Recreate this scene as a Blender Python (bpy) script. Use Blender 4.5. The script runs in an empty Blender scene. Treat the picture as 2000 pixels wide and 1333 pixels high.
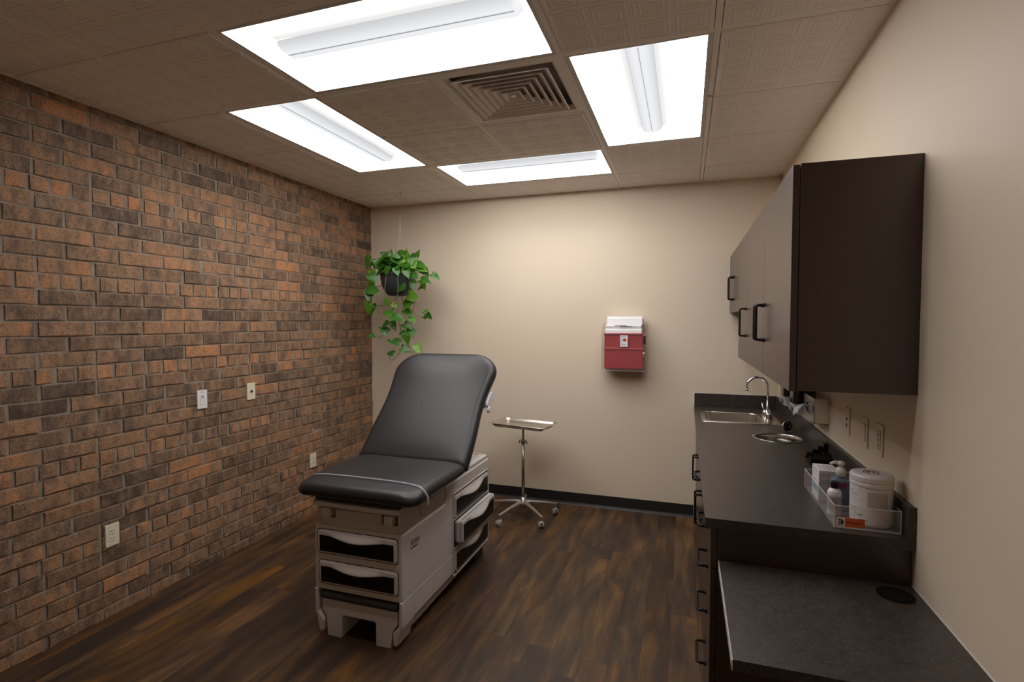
import bpy, bmesh, math, random
from mathutils import Vector, Matrix
random.seed(7)
C = bpy.context.scene.collection
PI = math.pi
XR, YB, YC, H = 3.5866, 4.4187, 1.9033, 2.6893      # right wall, back wall, counter end, ceiling
YF = -0.75                                          # unseen wall behind the camera, set close to bounce light back
GX, GY, T = 1.1815, 2.163, 0.6096                  # ceiling grid origin and module

# ------------------------------------------------------------------ materials
def newmat(name):
    m = bpy.data.materials.new(name); m.use_nodes = True
    nt = m.node_tree; b = nt.nodes['Principled BSDF']
    return m, nt, b
def plain(name, col, rough=0.5, metal=0.0, spec=0.5, bump=0.0, bscale=80, var=0.0, vscale=6, **kw):
    m, nt, b = newmat(name)
    b.inputs['Base Color'].default_value = (*col, 1); b.inputs['Roughness'].default_value = rough
    b.inputs['Metallic'].default_value = metal; b.inputs['Specular IOR Level'].default_value = spec
    for k, v in kw.items(): b.inputs[k.replace('_', ' ')].default_value = v
    tc = nt.nodes.new('ShaderNodeTexCoord')
    if bump:
        n = nt.nodes.new('ShaderNodeTexNoise'); n.inputs['Scale'].default_value = bscale; n.inputs['Detail'].default_value = 4
        nt.links.new(tc.outputs['Object'], n.inputs['Vector'])
        bp = nt.nodes.new('ShaderNodeBump'); bp.inputs['Strength'].default_value = bump; bp.inputs['Distance'].default_value = .002
        nt.links.new(n.outputs['Fac'], bp.inputs['Height']); nt.links.new(bp.outputs['Normal'], b.inputs['Normal'])
    if var:
        n = nt.nodes.new('ShaderNodeTexNoise'); n.inputs['Scale'].default_value = vscale; n.inputs['Detail'].default_value = 5
        nt.links.new(tc.outputs['Object'], n.inputs['Vector'])
        r = nt.nodes.new('ShaderNodeValToRGB')
        r.color_ramp.elements[0].position = .3; r.color_ramp.elements[1].position = .7
        r.color_ramp.elements[0].color = (*[c * (1 - var) for c in col], 1); r.color_ramp.elements[1].color = (*[min(1, c * (1 + var)) for c in col], 1)
        nt.links.new(n.outputs['Fac'], r.inputs['Fac']); nt.links.new(r.outputs['Color'], b.inputs['Base Color'])
    return m
def emit(name, col, s):
    m, nt, b = newmat(name)
    b.inputs['Base Color'].default_value = (.02, .02, .02, 1); b.inputs['Roughness'].default_value = .9
    b.inputs['Specular IOR Level'].default_value = 0
    b.inputs['Emission Color'].default_value = (*col, 1); b.inputs['Emission Strength'].default_value = s
    return m
LIGHT = 18.5
M = {}
M['wall'] = plain('painted_wall', (.70, .585, .45), .55, bump=.12, bscale=160)
M['ceiling'] = plain('ceiling_tile', (.90, .845, .80), .62, spec=.3)
M['grid'] = plain('ceiling_grid', (.90, .84, .79), .5)
M['base'] = plain('black_rubber_base', (.014, .013, .014), .42)
M['lens'] = emit('light_lens', (1, .985, .975), LIGHT)
_nt = M['lens'].node_tree; _a = _nt.nodes.new('ShaderNodeAttribute'); _a.attribute_name = 'glow'
_nt.links.new(_a.outputs['Fac'], _nt.nodes['Principled BSDF'].inputs['Emission Strength'])
M['rib'] = emit('light_rib', (.96, .97, 1), 1)
_nt = M['rib'].node_tree; _a = _nt.nodes.new('ShaderNodeAttribute'); _a.attribute_name = 'glow'
_nt.links.new(_a.outputs['Fac'], _nt.nodes['Principled BSDF'].inputs['Emission Strength'])
M['ridge'] = emit('light_ridge', (.95, .96, 1), .78)
M['ridge2'] = emit('light_ridge_line', (.95, .96, 1), .35)
M['fixture'] = plain('fixture_white', (.62, .62, .62), .5)
M['vent'] = plain('vent_paint', (.92, .87, .83), .5)
M['vdark'] = plain('vent_inside', (.42, .38, .36), .8)
M['plastic'] = plain('table_plastic', (.60, .56, .535), .38, bump=.05, bscale=300)
M['plastic2'] = plain('table_plastic_tan', (.50, .455, .41), .42)
M['handle_p'] = plain('drawer_handle_plastic', (.62, .58, .56), .22)
M['inset'] = plain('drawer_inset', (.008, .006, .005), .3, spec=.15)
M['dark'] = plain('void_shade', (.006, .005, .005), .6)  # near-black paint standing for the shade inside hollows
M['vinyl'] = plain('black_vinyl', (.014, .013, .0135), .42, bump=.25, bscale=260, spec=.45)
M['rubber'] = plain('dark_rubber', (.03, .028, .026), .5)
M['clear'] = plain('clear_strap', (.70, .66, .78), .12, Alpha=.22)
M['white'] = plain('white_plastic', (.72, .71, .76), .35)
M['steel'] = plain('stainless_steel', (.66, .62, .56), .24, metal=1, bump=.1, bscale=400)
M['post'] = plain('brushed_post', (.42, .37, .31), .3, metal=1)
M['chrome'] = plain('chrome', (.78, .78, .78), .07, metal=1)
M['castgrey'] = plain('caster_grey', (.32, .30, .27), .4)
M['alu'] = plain('cast_aluminium', (.5, .47, .43), .3, metal=.85)
M['cab'] = plain('espresso_laminate', (.040, .019, .014), .30, spec=.8)
M['cabin'] = plain('espresso_edge', (.022, .010, .008), .45)
M['blackm'] = plain('black_metal', (.007, .006, .006), .45, spec=.2)
M['ivory'] = plain('ivory_plastic', (.66, .60, .45), .35)
M['whiteplate'] = plain('white_plate', (.72, .68, .66), .35)
M['tan'] = plain('tan_plate', (.66, .57, .44), .4)
M['slot'] = plain('slot_dark', (.02, .018, .015), .6)
M['ink'] = plain('ink', (.035, .03, .028), .6)
M['greyink'] = plain('grey_print', (.25, .22, .22), .6)
M['pot'] = plain('pot_charcoal', (.028, .029, .033), .38)
M['wire'] = plain('thin_wire', (.55, .52, .48), .4, metal=.5)
M['stem'] = plain('vine_stem', (.10, .15, .035), .5)
M['red'] = plain('sharps_red', (.33, .022, .030), .28)
M['red2'] = plain('sharps_red_light', (.42, .05, .05), .3)
M['paper'] = plain('white_paper', (.78, .76, .77), .6)
M['orange'] = plain('orange_sticker', (.62, .11, .02), .5)
M['brass'] = plain('brass', (.7, .5, .25), .3, metal=1)
M['canister'] = plain('canister_white', (.62, .57, .56), .4)
M['gel'] = plain('blue_gel', (.30, .38, .48), .1, Transmission_Weight=.6, IOR=1.35)
M['purple'] = plain('purple_label', (.16, .01, .06), .4)
M['teal'] = plain('blue_label', (.12, .36, .48), .4)
M['smoked'] = plain('smoked_plastic', (.018, .012, .010), .15)
def clearmat(name, col, a, r=.05):
    m, nt, b = newmat(name)
    b.inputs['Base Color'].default_value = (*col, 1); b.inputs['Roughness'].default_value = r
    b.inputs['Alpha'].default_value = a; b.inputs['Specular IOR Level'].default_value = .6
    return m
M['acrylic'] = clearmat('clear_acrylic', (.55, .50, .48), .13)
M['acrylicw'] = clearmat('clear_cover', (.5, .42, .38), .16)
M['acrylicf'] = clearmat('clear_front', (.5, .4, .38), .05)

def counter_mat():
    m, nt, b = newmat('speckled_laminate'); N = nt.nodes; L = nt.links
    tc = N.new('ShaderNodeTexCoord')
    n = N.new('ShaderNodeTexNoise'); n.inputs['Scale'].default_value = 210; n.inputs['Detail'].default_value = 3
    n2 = N.new('ShaderNodeTexNoise'); n2.inputs['Scale'].default_value = 34; n2.inputs['Detail'].default_value = 6; n2.inputs['Roughness'].default_value = .75
    for q in (n, n2): L.new(tc.outputs['Object'], q.inputs['Vector'])
    r = N.new('ShaderNodeValToRGB'); e = r.color_ramp.elements
    e[0].position = .36; e[0].color = (.027, .020, .016, 1); e[1].position = .66; e[1].color = (.052, .039, .032, 1)
    r2 = N.new('ShaderNodeValToRGB'); e = r2.color_ramp.elements
    e[0].position = .60; e[0].color = (0, 0, 0, 1); e[1].position = .74; e[1].color = (.10, .085, .075, 1)
    L.new(n2.outputs['Fac'], r.inputs['Fac']); L.new(n.outputs['Fac'], r2.inputs['Fac'])
    mx = N.new('ShaderNodeMix'); mx.data_type = 'RGBA'; mx.blend_type = 'ADD'; mx.inputs['Factor'].default_value = 1
    L.new(r.outputs['Color'], mx.inputs[6]); L.new(r2.outputs['Color'], mx.inputs[7]); L.new(mx.outputs[2], b.inputs['Base Color'])
    b.inputs['Roughness'].default_value = .36
    bp = N.new('ShaderNodeBump'); bp.inputs['Strength'].default_value = .12; bp.inputs['Distance'].default_value = .001
    L.new(n.outputs['Fac'], bp.inputs['Height']); L.new(bp.outputs['Normal'], b.inputs['Normal'])
    return m
M['counter'] = counter_mat()

def brick_mat():
    m, nt, b = newmat('brown_brick'); N = nt.nodes; L = nt.links
    at = N.new('ShaderNodeAttribute'); at.attribute_name = 'brickvar'
    sep = N.new('ShaderNodeSeparateColor'); L.new(at.outputs['Color'], sep.inputs['Color'])
    r = N.new('ShaderNodeValToRGB'); e = r.color_ramp.elements
    e[0].position = 0; e[0].color = (.085, .055, .039, 1); e[1].position = 1; e[1].color = (.46, .205, .090, 1)
    for p, c in ((.25, (.150, .094, .060)), (.5, (.232, .140, .083)), (.78, (.335, .180, .095))):
        q = e.new(p); q.color = (*c, 1)
    tc = N.new('ShaderNodeTexCoord')
    mp = N.new('ShaderNodeMapping'); mp.inputs['Scale'].default_value = (1, 1, .45)
    L.new(tc.outputs['Object'], mp.inputs['Vector'])
    off = N.new('ShaderNodeVectorMath'); off.operation = 'MULTIPLY_ADD'; off.inputs[1].default_value = (9, 9, 9)
    L.new(at.outputs['Color'], off.inputs[0]); L.new(mp.outputs['Vector'], off.inputs[2])
    n = N.new('ShaderNodeTexNoise'); n.inputs['Scale'].default_value = 20; n.inputs['Detail'].default_value = 9; n.inputs['Roughness'].default_value = .74
    L.new(off.outputs[0], n.inputs['Vector'])
    a1 = N.new('ShaderNodeMath'); a1.operation = 'MULTIPLY_ADD'; a1.inputs[1].default_value = 2.3; L.new(n.outputs['Fac'], a1.inputs[0])
    a2 = N.new('ShaderNodeMath'); a2.operation = 'SUBTRACT'; a2.inputs[1].default_value = 1.15
    L.new(sep.outputs['Red'], a2.inputs[0]); L.new(a2.outputs[0], a1.inputs[2]); L.new(a1.outputs[0], r.inputs['Fac'])
    # dark burnt patches
    n2 = N.new('ShaderNodeTexNoise'); n2.inputs['Scale'].default_value = 11; n2.inputs['Detail'].default_value = 3
    off2 = N.new('ShaderNodeVectorMath'); off2.operation = 'ADD'; off2.inputs[1].default_value = (5, 3, 8)
    L.new(off.outputs[0], off2.inputs[0]); L.new(off2.outputs[0], n2.inputs['Vector'])
    r2 = N.new('ShaderNodeValToRGB'); r2.color_ramp.elements[0].position = .56; r2.color_ramp.elements[1].position = .70
    L.new(n2.outputs['Fac'], r2.inputs['Fac'])
    mx = N.new('ShaderNodeMix'); mx.data_type = 'RGBA'; mx.inputs[7].default_value = (.085, .060, .050, 1)
    mm = N.new('ShaderNodeMath'); mm.operation = 'MULTIPLY'; mm.inputs[1].default_value = .75
    L.new(r2.outputs['Color'], mm.inputs[0]); L.new(mm.outputs[0], mx.inputs['Factor']); L.new(r.outputs['Color'], mx.inputs[6])
    # pale lime bloom
    n3 = N.new('ShaderNodeTexNoise'); n3.inputs['Scale'].default_value = 7; n3.inputs['Detail'].default_value = 7; n3.inputs['Roughness'].default_value = .8
    L.new(off.outputs[0], n3.inputs['Vector'])
    r3 = N.new('ShaderNodeValToRGB'); r3.color_ramp.elements[0].position = .56; r3.color_ramp.elements[1].position = .76
    L.new(n3.outputs['Fac'], r3.inputs['Fac'])
    mx2 = N.new('ShaderNodeMix'); mx2.data_type = 'RGBA'; mx2.inputs[7].default_value = (.32, .23, .165, 1)
    L.new(r3.outputs['Color'], mx2.inputs['Factor']); L.new(mx.outputs[2], mx2.inputs[6])
    # pits
    n4 = N.new('ShaderNodeTexNoise'); n4.inputs['Scale'].default_value = 120; n4.inputs['Detail'].default_value = 4; n4.inputs['Roughness'].default_value = .7
    L.new(tc.outputs['Object'], n4.inputs['Vector'])
    r4 = N.new('ShaderNodeValToRGB'); r4.color_ramp.elements[0].position = .36; r4.color_ramp.elements[0].color = (.42, .40, .38, 1); r4.color_ramp.elements[1].position = .47
    L.new(n4.outputs['Fac'], r4.inputs['Fac'])
    mx3 = N.new('ShaderNodeMix'); mx3.data_type = 'RGBA'; mx3.blend_type = 'MULTIPLY'; mx3.inputs['Factor'].default_value = 1
    L.new(mx2.outputs[2], mx3.inputs[6]); L.new(r4.outputs['Color'], mx3.inputs[7])
    L.new(mx3.outputs[2], b.inputs['Base Color'])
    b.inputs['Roughness'].default_value = .72; b.inputs['Specular IOR Level'].default_value = .3
    bp = N.new('ShaderNodeBump'); bp.inputs['Strength'].default_value = .55; bp.inputs['Distance'].default_value = .004
    L.new(n4.outputs['Fac'], bp.inputs['Height'])
    bp2 = N.new('ShaderNodeBump'); bp2.inputs['Strength'].default_value = .5; bp2.inputs['Distance'].default_value = .008
    L.new(n.outputs['Fac'], bp2.inputs['Height']); L.new(bp.outputs['Normal'], bp2.inputs['Normal']); L.new(bp2.outputs['Normal'], b.inputs['Normal'])
    return m
M['brick'] = brick_mat()
M['mortar'] = plain('mortar', (.235, .19, .15), .9, bump=.6, bscale=90, var=.25, vscale=9)

def floor_mat():
    m, nt, b = newmat('walnut_plank_vinyl'); N = nt.nodes; L = nt.links
    def math_(op, a=None, bb=None, c=None):
        q = N.new('ShaderNodeMath'); q.operation = op
        for i, v in enumerate((a, bb, c)):
            if v is None: continue
            if isinstance(v, (int, float)): q.inputs[i].default_value = v
            else: L.new(v, q.inputs[i])
        return q.outputs[0]
    tc = N.new('ShaderNodeTexCoord'); s = N.new('ShaderNodeSeparateXYZ'); L.new(tc.outputs['Object'], s.inputs[0])
    W, LEN = .132, 1.22
    col = math_('DIVIDE', math_('ADD', s.outputs['X'], .052), W); ci = math_('FLOOR', col); cf = math_('FRACT', col)
    wn = N.new('ShaderNodeTexWhiteNoise'); wn.noise_dimensions = '1D'; L.new(ci, wn.inputs['W'])
    row = math_('ADD', math_('DIVIDE', s.outputs['Y'], LEN), math_('MULTIPLY', wn.outputs['Value'], 7.3))
    ri = math_('FLOOR', row); rf = math_('FRACT', row)
    cv = N.new('ShaderNodeCombineXYZ'); L.new(ci, cv.inputs[0]); L.new(ri, cv.inputs[1])
    pn = N.new('ShaderNodeTexWhiteNoise'); pn.noise_dimensions = '3D'; L.new(cv.outputs[0], pn.inputs['Vector'])
    ps = N.new('ShaderNodeSeparateColor'); L.new(pn.outputs['Color'], ps.inputs['Color'])
    # plank space coordinates with a random offset for each plank
    off = N.new('ShaderNodeVectorMath'); off.operation = 'MULTIPLY_ADD'; off.inputs[1].default_value = (31, 17, 9)
    L.new(pn.outputs['Color'], off.inputs[0]); L.new(tc.outputs['Object'], off.inputs[2])
    mp = N.new('ShaderNodeMapping'); mp.inputs['Scale'].default_value = (11, 2.1, 1); L.new(off.outputs[0], mp.inputs['Vector'])
    g = N.new('ShaderNodeTexNoise'); g.inputs['Scale'].default_value = 1.0; g.inputs['Detail'].default_value = 4; g.inputs['Roughness'].default_value = .55; g.inputs['Distortion'].default_value = .5
    L.new(mp.outputs[0], g.inputs['Vector'])
    mp2 = N.new('ShaderNodeMapping'); mp2.inputs['Scale'].default_value = (90, 4.5, 1); L.new(off.outputs[0], mp2.inputs['Vector'])
    g2 = N.new('ShaderNodeTexNoise'); g2.inputs['Scale'].default_value = 1.0; g2.inputs['Detail'].default_value = 5; g2.inputs['Roughness'].default_value = .65
    L.new(mp2.outputs[0], g2.inputs['Vector'])
    mp3 = N.new('ShaderNodeMapping'); mp3.inputs['Scale'].default_value = (6.0, .9, 1); L.new(off.outputs[0], mp3.inputs['Vector'])
    wv = N.new('ShaderNodeTexWave'); wv.wave_type = 'RINGS'; wv.rings_direction = 'Z'; wv.inputs['Scale'].default_value = 5; wv.inputs['Distortion'].default_value = 5; wv.inputs['Detail'].default_value = 3; wv.inputs['Detail Scale'].default_value = 1.5
    L.new(mp3.outputs[0], wv.inputs['Vector'])
    v = math_('ADD', math_('MULTIPLY', g.outputs['Fac'], 1.9), math_('MULTIPLY', ps.outputs['Red'], .34))
    v = math_('ADD', v, math_('MULTIPLY', math_('SUBTRACT', g2.outputs['Fac'], .5), .45))
    v = math_('ADD', v, math_('MULTIPLY', math_('SUBTRACT', wv.outputs['Fac'], .5), .22))
    v = math_('SUBTRACT', v, .61)
    r = N.new('ShaderNodeValToRGB'); e = r.color_ramp.elements
    e[0].position = .12; e[0].color = (.028, .018, .013, 1); e[1].position = .95; e[1].color = (.160, .077, .027, 1)
    for p, c in ((.38, (.042, .024, .015)), (.56, (.069, .037, .019)), (.76, (.104, .053, .023))):
        q = e.new(p); q.color = (*c, 1)
    L.new(v, r.inputs['Fac'])
    hs = N.new('ShaderNodeHueSaturation'); L.new(r.outputs['Color'], hs.inputs['Color'])
    L.new(math_('ADD', .98, math_('MULTIPLY', ps.outputs['Green'], .16)), hs.inputs['Saturation'])
    L.new(math_('ADD', .496, math_('MULTIPLY', ps.outputs['Blue'], .010)), hs.inputs['Hue'])
    # joints
    ex = math_('MULTIPLY', math_('SUBTRACT', .5, math_('ABSOLUTE', math_('SUBTRACT', cf, .5))), W)
    ey = math_('MULTIPLY', math_('SUBTRACT', .5, math_('ABSOLUTE', math_('SUBTRACT', rf, .5))), LEN)
    ed = math_('MINIMUM', ex, ey); jn = math_('LESS_THAN', ed, .0011)
    mx = N.new('ShaderNodeMix'); mx.data_type = 'RGBA'; mx.inputs[7].default_value = (.022, .014, .010, 1)
    L.new(math_('MULTIPLY', jn, .8), mx.inputs['Factor']); L.new(hs.outputs['Color'], mx.inputs[6]); L.new(mx.outputs[2], b.inputs['Base Color'])
    L.new(math_('ADD', .36, math_('MULTIPLY', g2.outputs['Fac'], .2)), b.inputs['Roughness'])
    b.inputs['Specular IOR Level'].default_value = .35
    bp = N.new('ShaderNodeBump'); bp.inputs['Strength'].default_value = .25; bp.inputs['Distance'].default_value = .0015
    hgt = math_('SUBTRACT', g2.outputs['Fac'], jn); L.new(hgt, bp.inputs['Height']); L.new(bp.outputs['Normal'], b.inputs['Normal'])
    return m
M['floor'] = floor_mat()

def leaf_mat():
    m, nt, b = newmat('pothos_leaf'); N = nt.nodes; L = nt.links
    at = N.new('ShaderNodeAttribute'); at.attribute_name = 'leafvar'
    r = N.new('ShaderNodeValToRGB'); e = r.color_ramp.elements
    e[0].position = 0; e[0].color = (.020, .085, .010, 1); e[1].position = 1; e[1].color = (.22, .42, .03, 1)
    q = e.new(.6); q.color = (.060, .200, .016, 1)
    L.new(at.outputs['Fac'], r.inputs['Fac']); L.new(r.outputs['Color'], b.inputs['Base Color'])
    b.inputs['Roughness'].default_value = .33
    tr = N.new('ShaderNodeBsdfTranslucent'); L.new(r.outputs['Color'], tr.inputs['Color'])
    ms = N.new('ShaderNodeMixShader'); ms.inputs[0].default_value = .3
    L.new(b.outputs[0], ms.inputs[1]); L.new(tr.outputs[0], ms.inputs[2]); L.new(ms.outputs[0], N['Material Output'].inputs['Surface'])
    return m
M['leaf'] = leaf_mat()

# ------------------------------------------------------------------ mesh helpers
class MB:
    def __init__(s): s.v = []; s.f = []
    def add(s, vs, fs):
        o = len(s.v); s.v += [tuple(p) for p in vs]; s.f += [tuple(i + o for i in f) for f in fs]; return s
    def box(s, x0, x1, y0, y1, z0, z1):
        vs = [(x, y, z) for x in (x0, x1) for y in (y0, y1) for z in (z0, z1)]
        return s.add(vs, [(0, 1, 3, 2), (4, 6, 7, 5), (0, 4, 5, 1), (2, 3, 7, 6), (0, 2, 6, 4), (1, 5, 7, 3)])
    def prism(s, poly, f0, f1):
        """poly: 2D points; f0/f1 map a 2D point to 3D for the two ends"""
        n = len(poly); vs = [f0(*p) for p in poly] + [f1(*p) for p in poly]
        return s.add(vs, [tuple(range(n))[::-1], tuple(range(n, 2 * n))] + [(i, (i + 1) % n, n + (i + 1) % n, n + i) for i in range(n)])
    def px(s, poly, x0, x1): return s.prism(poly, lambda a, b: (x0, a, b), lambda a, b: (x1, a, b))
    def py(s, poly, y0, y1): return s.prism(poly, lambda a, b: (a, y0, b), lambda a, b: (a, y1, b))
    def pz(s, poly, z0, z1): return s.prism(poly, lambda a, b: (a, b, z0), lambda a, b: (a, b, z1))
    def lathe(s, prof, c=(0, 0, 0), n=32, axis='z', close=False):
        vs = []
        for r, h in prof:
            for i in range(n):
                a = 2 * PI * i / n; x, y = r * math.cos(a), r * math.sin(a)
                p = {'z': (x, y, h), 'y': (x, h, y), 'x': (h, x, y)}[axis]
                vs.append((c[0] + p[0], c[1] + p[1], c[2] + p[2]))
        m = len(prof)
        fs = [(j * n + i, j * n + (i + 1) % n, (j + 1) * n + (i + 1) % n, (j + 1) * n + i) for j in range(m - 1) for i in range(n)]
        if prof[0][0] > 1e-6 and not close: fs.append(tuple(range(n))[::-1])
        if prof[-1][0] > 1e-6 and not close: fs.append(tuple(range((m - 1) * n, m * n)))
        if close: fs += [((m - 1) * n + i, (m - 1) * n + (i + 1) % n, (i + 1) % n, i) for i in range(n)]
        return s.add(vs, fs)
    def tube(s, pts, r, n=10, caps=True):
        pts = [Vector(p) for p in pts]; rs = r if isinstance(r, (list, tuple)) else [r] * len(pts)
        up = None; vs = []
        for i, p in enumerate(pts):
            t = (pts[min(i + 1, len(pts) - 1)] - pts[max(i - 1, 0)]).normalized()
            if up is None:
                up = Vector((0, 0, 1)) if abs(t.z) < .9 else Vector((1, 0, 0))
            a = t.cross(up).normalized(); up = a.cross(t).normalized()
            for k in range(n):
                q = 2 * PI * k / n; vs.append(p + (a * math.cos(q) + up * math.sin(q)) * rs[i])
        fs = [(j * n + i, j * n + (i + 1) % n, (j + 1) * n + (i + 1) % n, (j + 1) * n + i) for j in range(len(pts) - 1) for i in range(n)]
        if caps: fs += [tuple(range(n))[::-1], tuple(range((len(pts) - 1) * n, len(pts) * n))]
        return s.add(vs, fs)
def rrect(x0, x1, y0, y1, r, n=6):
    out = []
    for cx, cy, a0 in ((x1 - r, y1 - r, 0), (x0 + r, y1 - r, 90), (x0 + r, y0 + r, 180), (x1 - r, y0 + r, 270)):
        for i in range(n + 1):
            a = math.radians(a0 + 90 * i / n); out.append((cx + r * math.cos(a), cy + r * math.sin(a)))
    return out
def arc(c, r, a0, a1, n, plane='xz', y=0):
    out = []
    for i in range(n + 1):
        a = math.radians(a0 + (a1 - a0) * i / n); out.append((c[0] + r * math.cos(a), c[1] + r * math.sin(a)))
    return out
def obj(name, mb, mat, parent=None, bevel=0, smooth=False, seg=2, o=None, xf=None):
    me = bpy.data.meshes.new(name)
    org = Vector(o) if o is not None else (parent['_w'] and Vector(parent['_w'])) if parent is not None and '_w' in parent else Vector((0, 0, 0))
    vs = [Vector(v) for v in mb.v]
    if xf is not None: vs = [xf @ v for v in vs]
    me.from_pydata([v - org for v in vs], [], mb.f)
    bm = bmesh.new(); bm.from_mesh(me); bmesh.ops.recalc_face_normals(bm, faces=bm.faces)
    bm.to_mesh(me); bm.free(); me.update()
    me.materials.append(mat)
    ob = bpy.data.objects.new(name, me); C.objects.link(ob)
    if parent is not None:
        ob.parent = parent
        pw = Vector(parent['_w']) if '_w' in parent else Vector((0, 0, 0))
        ob.location = org - pw
    else: ob.location = org
    ob['_w'] = list(org)
    if bevel:
        md = ob.modifiers.new('bevel', 'BEVEL'); md.width = bevel; md.segments = seg; md.limit_method = 'ANGLE'; md.angle_limit = math.radians(35)
        md.harden_normals = False
    if smooth or bevel:
        for p in me.polygons: p.use_smooth = True
        if not smooth or bevel:
            md = ob.modifiers.new('wn', 'WEIGHTED_NORMAL'); md.keep_sharp = True
    return ob
def thing(name, label, cat, loc, group=None):
    e = bpy.data.objects.new(name, None); C.objects.link(e); e.location = loc; e.empty_display_size = .1
    e['_w'] = list(loc); e['label'] = label; e['category'] = cat
    if group: e['group'] = group
    return e
def tag(o, label, cat, group=None):
    o['label'] = label; o['category'] = cat
    if group: o['group'] = group
    return o
def struct(name, mb, mat, **k):
    o = obj(name, mb, mat, **k)
    if k.get('parent') is None: o['kind'] = 'structure'
    return o
def copy_tree(o, parent=None):
    c = o.copy(); C.objects.link(c)
    if parent is not None:
        c.parent = parent; c.matrix_parent_inverse = o.matrix_parent_inverse.copy()
    for ch in list(o.children):
        copy_tree(ch, c)
    return c
def text_mb(s, size, mapf, bold=0, depth=.0006, align='LEFT'):
    cu = bpy.data.curves.new('t', 'FONT'); cu.body = s; cu.size = size; cu.align_x = align; cu.offset = bold; cu.extrude = depth / 2
    cu.resolution_u = 3
    o = bpy.data.objects.new('t', cu); C.objects.link(o); bpy.context.view_layer.update()
    me = bpy.data.meshes.new_from_object(o); mb = MB()
    mb.add([mapf(v.co.x, v.co.y, v.co.z + depth / 2) for v in me.vertices], [tuple(p.vertices) for p in me.polygons])
    bpy.data.objects.remove(o); bpy.data.curves.remove(cu); bpy.data.meshes.remove(me)
    return mb

# ------------------------------------------------------------------ the room
struct('floor', MB().box(-.12, XR + .12, YF - .1, YB + .12, -.06, 0), M['floor'])
struct('wall_back', MB().box(-.12, XR + .12, YB, YB + .1, 0, H + .08), M['wall'])
struct('wall_right', MB().box(XR, XR + .1, YF, YB, 0, H + .08), M['wall'])
struct('wall_front', MB().box(-.12, XR + .12, YF - .1, YF, 0, H + .08), M['wall'])
# brick wall: real bricks in front of a mortar bed
struct('wall_left', MB().box(-.12, -.0062, YF, YB, 0, H + .08), M['mortar'])
def brick_wall():
    mb = MB(); cols = []
    ch, zl = .0762, 1.2850
    def brick(y0, y1, z0, z1):
        z0 = max(z0, .0); z1 = min(z1, H + .02); y1 = min(y1, YB - .001); y0 = max(y0, YF)
        if y1 - y0 < .012 or z1 - z0 < .008: return
        d = random.gauss(.0008, .0014); t = random.gauss(0, .0009); u = random.gauss(0, .0012)
        e = .0045; j = lambda: random.uniform(-.0011, .0011)
        yy = (y0 + j(), y1 + j()); zz = (z0 + j() * .7, z1 + j() * .7)
        nseg = 5 if y1 - y0 > .15 else 3
        # front grid so that the arrises wobble a little
        ys = [yy[0] + (yy[1] - yy[0]) * i / nseg for i in range(nseg + 1)]
        vs = []
        for k, (zo, inn) in enumerate(((zz[0], 0), (zz[0] + e, 1), (zz[1] - e, 1), (zz[1], 0))):
            for i, y in enumerate(ys):
                edge = i in (0, nseg)
                yi = y + (e if i == 0 else -e if i == nseg else 0) * (1 if inn else .35)
                w = 0 if inn else random.uniform(-.0012, .0012)
                x = d + (t if i < nseg / 2 else -t) + (u if k > 1 else -u) - (0 if inn and not edge else .0022)
                vs.append((x, yi + (0 if edge else 0), zo + w))
        n = nseg + 1; fs = [(k * n + i, k * n + i + 1, (k + 1) * n + i + 1, (k + 1) * n + i) for k in range(3) for i in range(nseg)]
        # sides back to the mortar
        ring = [i for i in range(n)] + [k * n + nseg for k in (1, 2, 3)] + [3 * n + i for i in range(nseg - 1, -1, -1)] + [n * 2, n]
        b0 = len(vs)
        for q in ring:
            v = vs[q]; vs.append((-.010, v[1] + (-.002 if v[1] < ys[0] + e else .002 if v[1] > ys[-1] - e else 0), v[2]))
        m = len(ring); fs += [(ring[i], b0 + i, b0 + (i + 1) % m, ring[(i + 1) % m]) for i in range(m)]
        mb.add(vs, fs)
        c = (min(1, max(0, random.gauss(.5, .155))), random.random(), random.random())
        return len(vs), c
    k0 = -18
    for k in range(k0, 21):
        z0 = zl + k * ch; z1 = z0 + ch - .0088
        if z1 < .004 or z0 > H: continue
        ph = k % 6
        if ph == 0:
            w = .0911; y = (1.643 if k == 6 else 1.6176) - w * 60
            hdr = True
        else:
            w = .254; y = 1.6373 - (.127 if ph % 2 == 0 else 0) - w * 20 + random.uniform(-.004, .004); hdr = False
        while y < YB:
            if y + w > YF:
                r = brick(y + .0045, y + w - .0045, z0, z1)
                if r:
                    c = r[1]
                    if hdr: c = (min(1, c[0] * .8 + .28), c[1], c[2])
                    cols += [c] * r[0]
            y += w
    o = obj('bricks', mb, M['brick'], parent=bpy.data.objects['wall_left'])
    at = o.data.color_attributes.new('brickvar', 'FLOAT_COLOR', 'POINT')
    for i, c in enumerate(cols): at.data[i].color = (*c, 1)
brick_wall()

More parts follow.
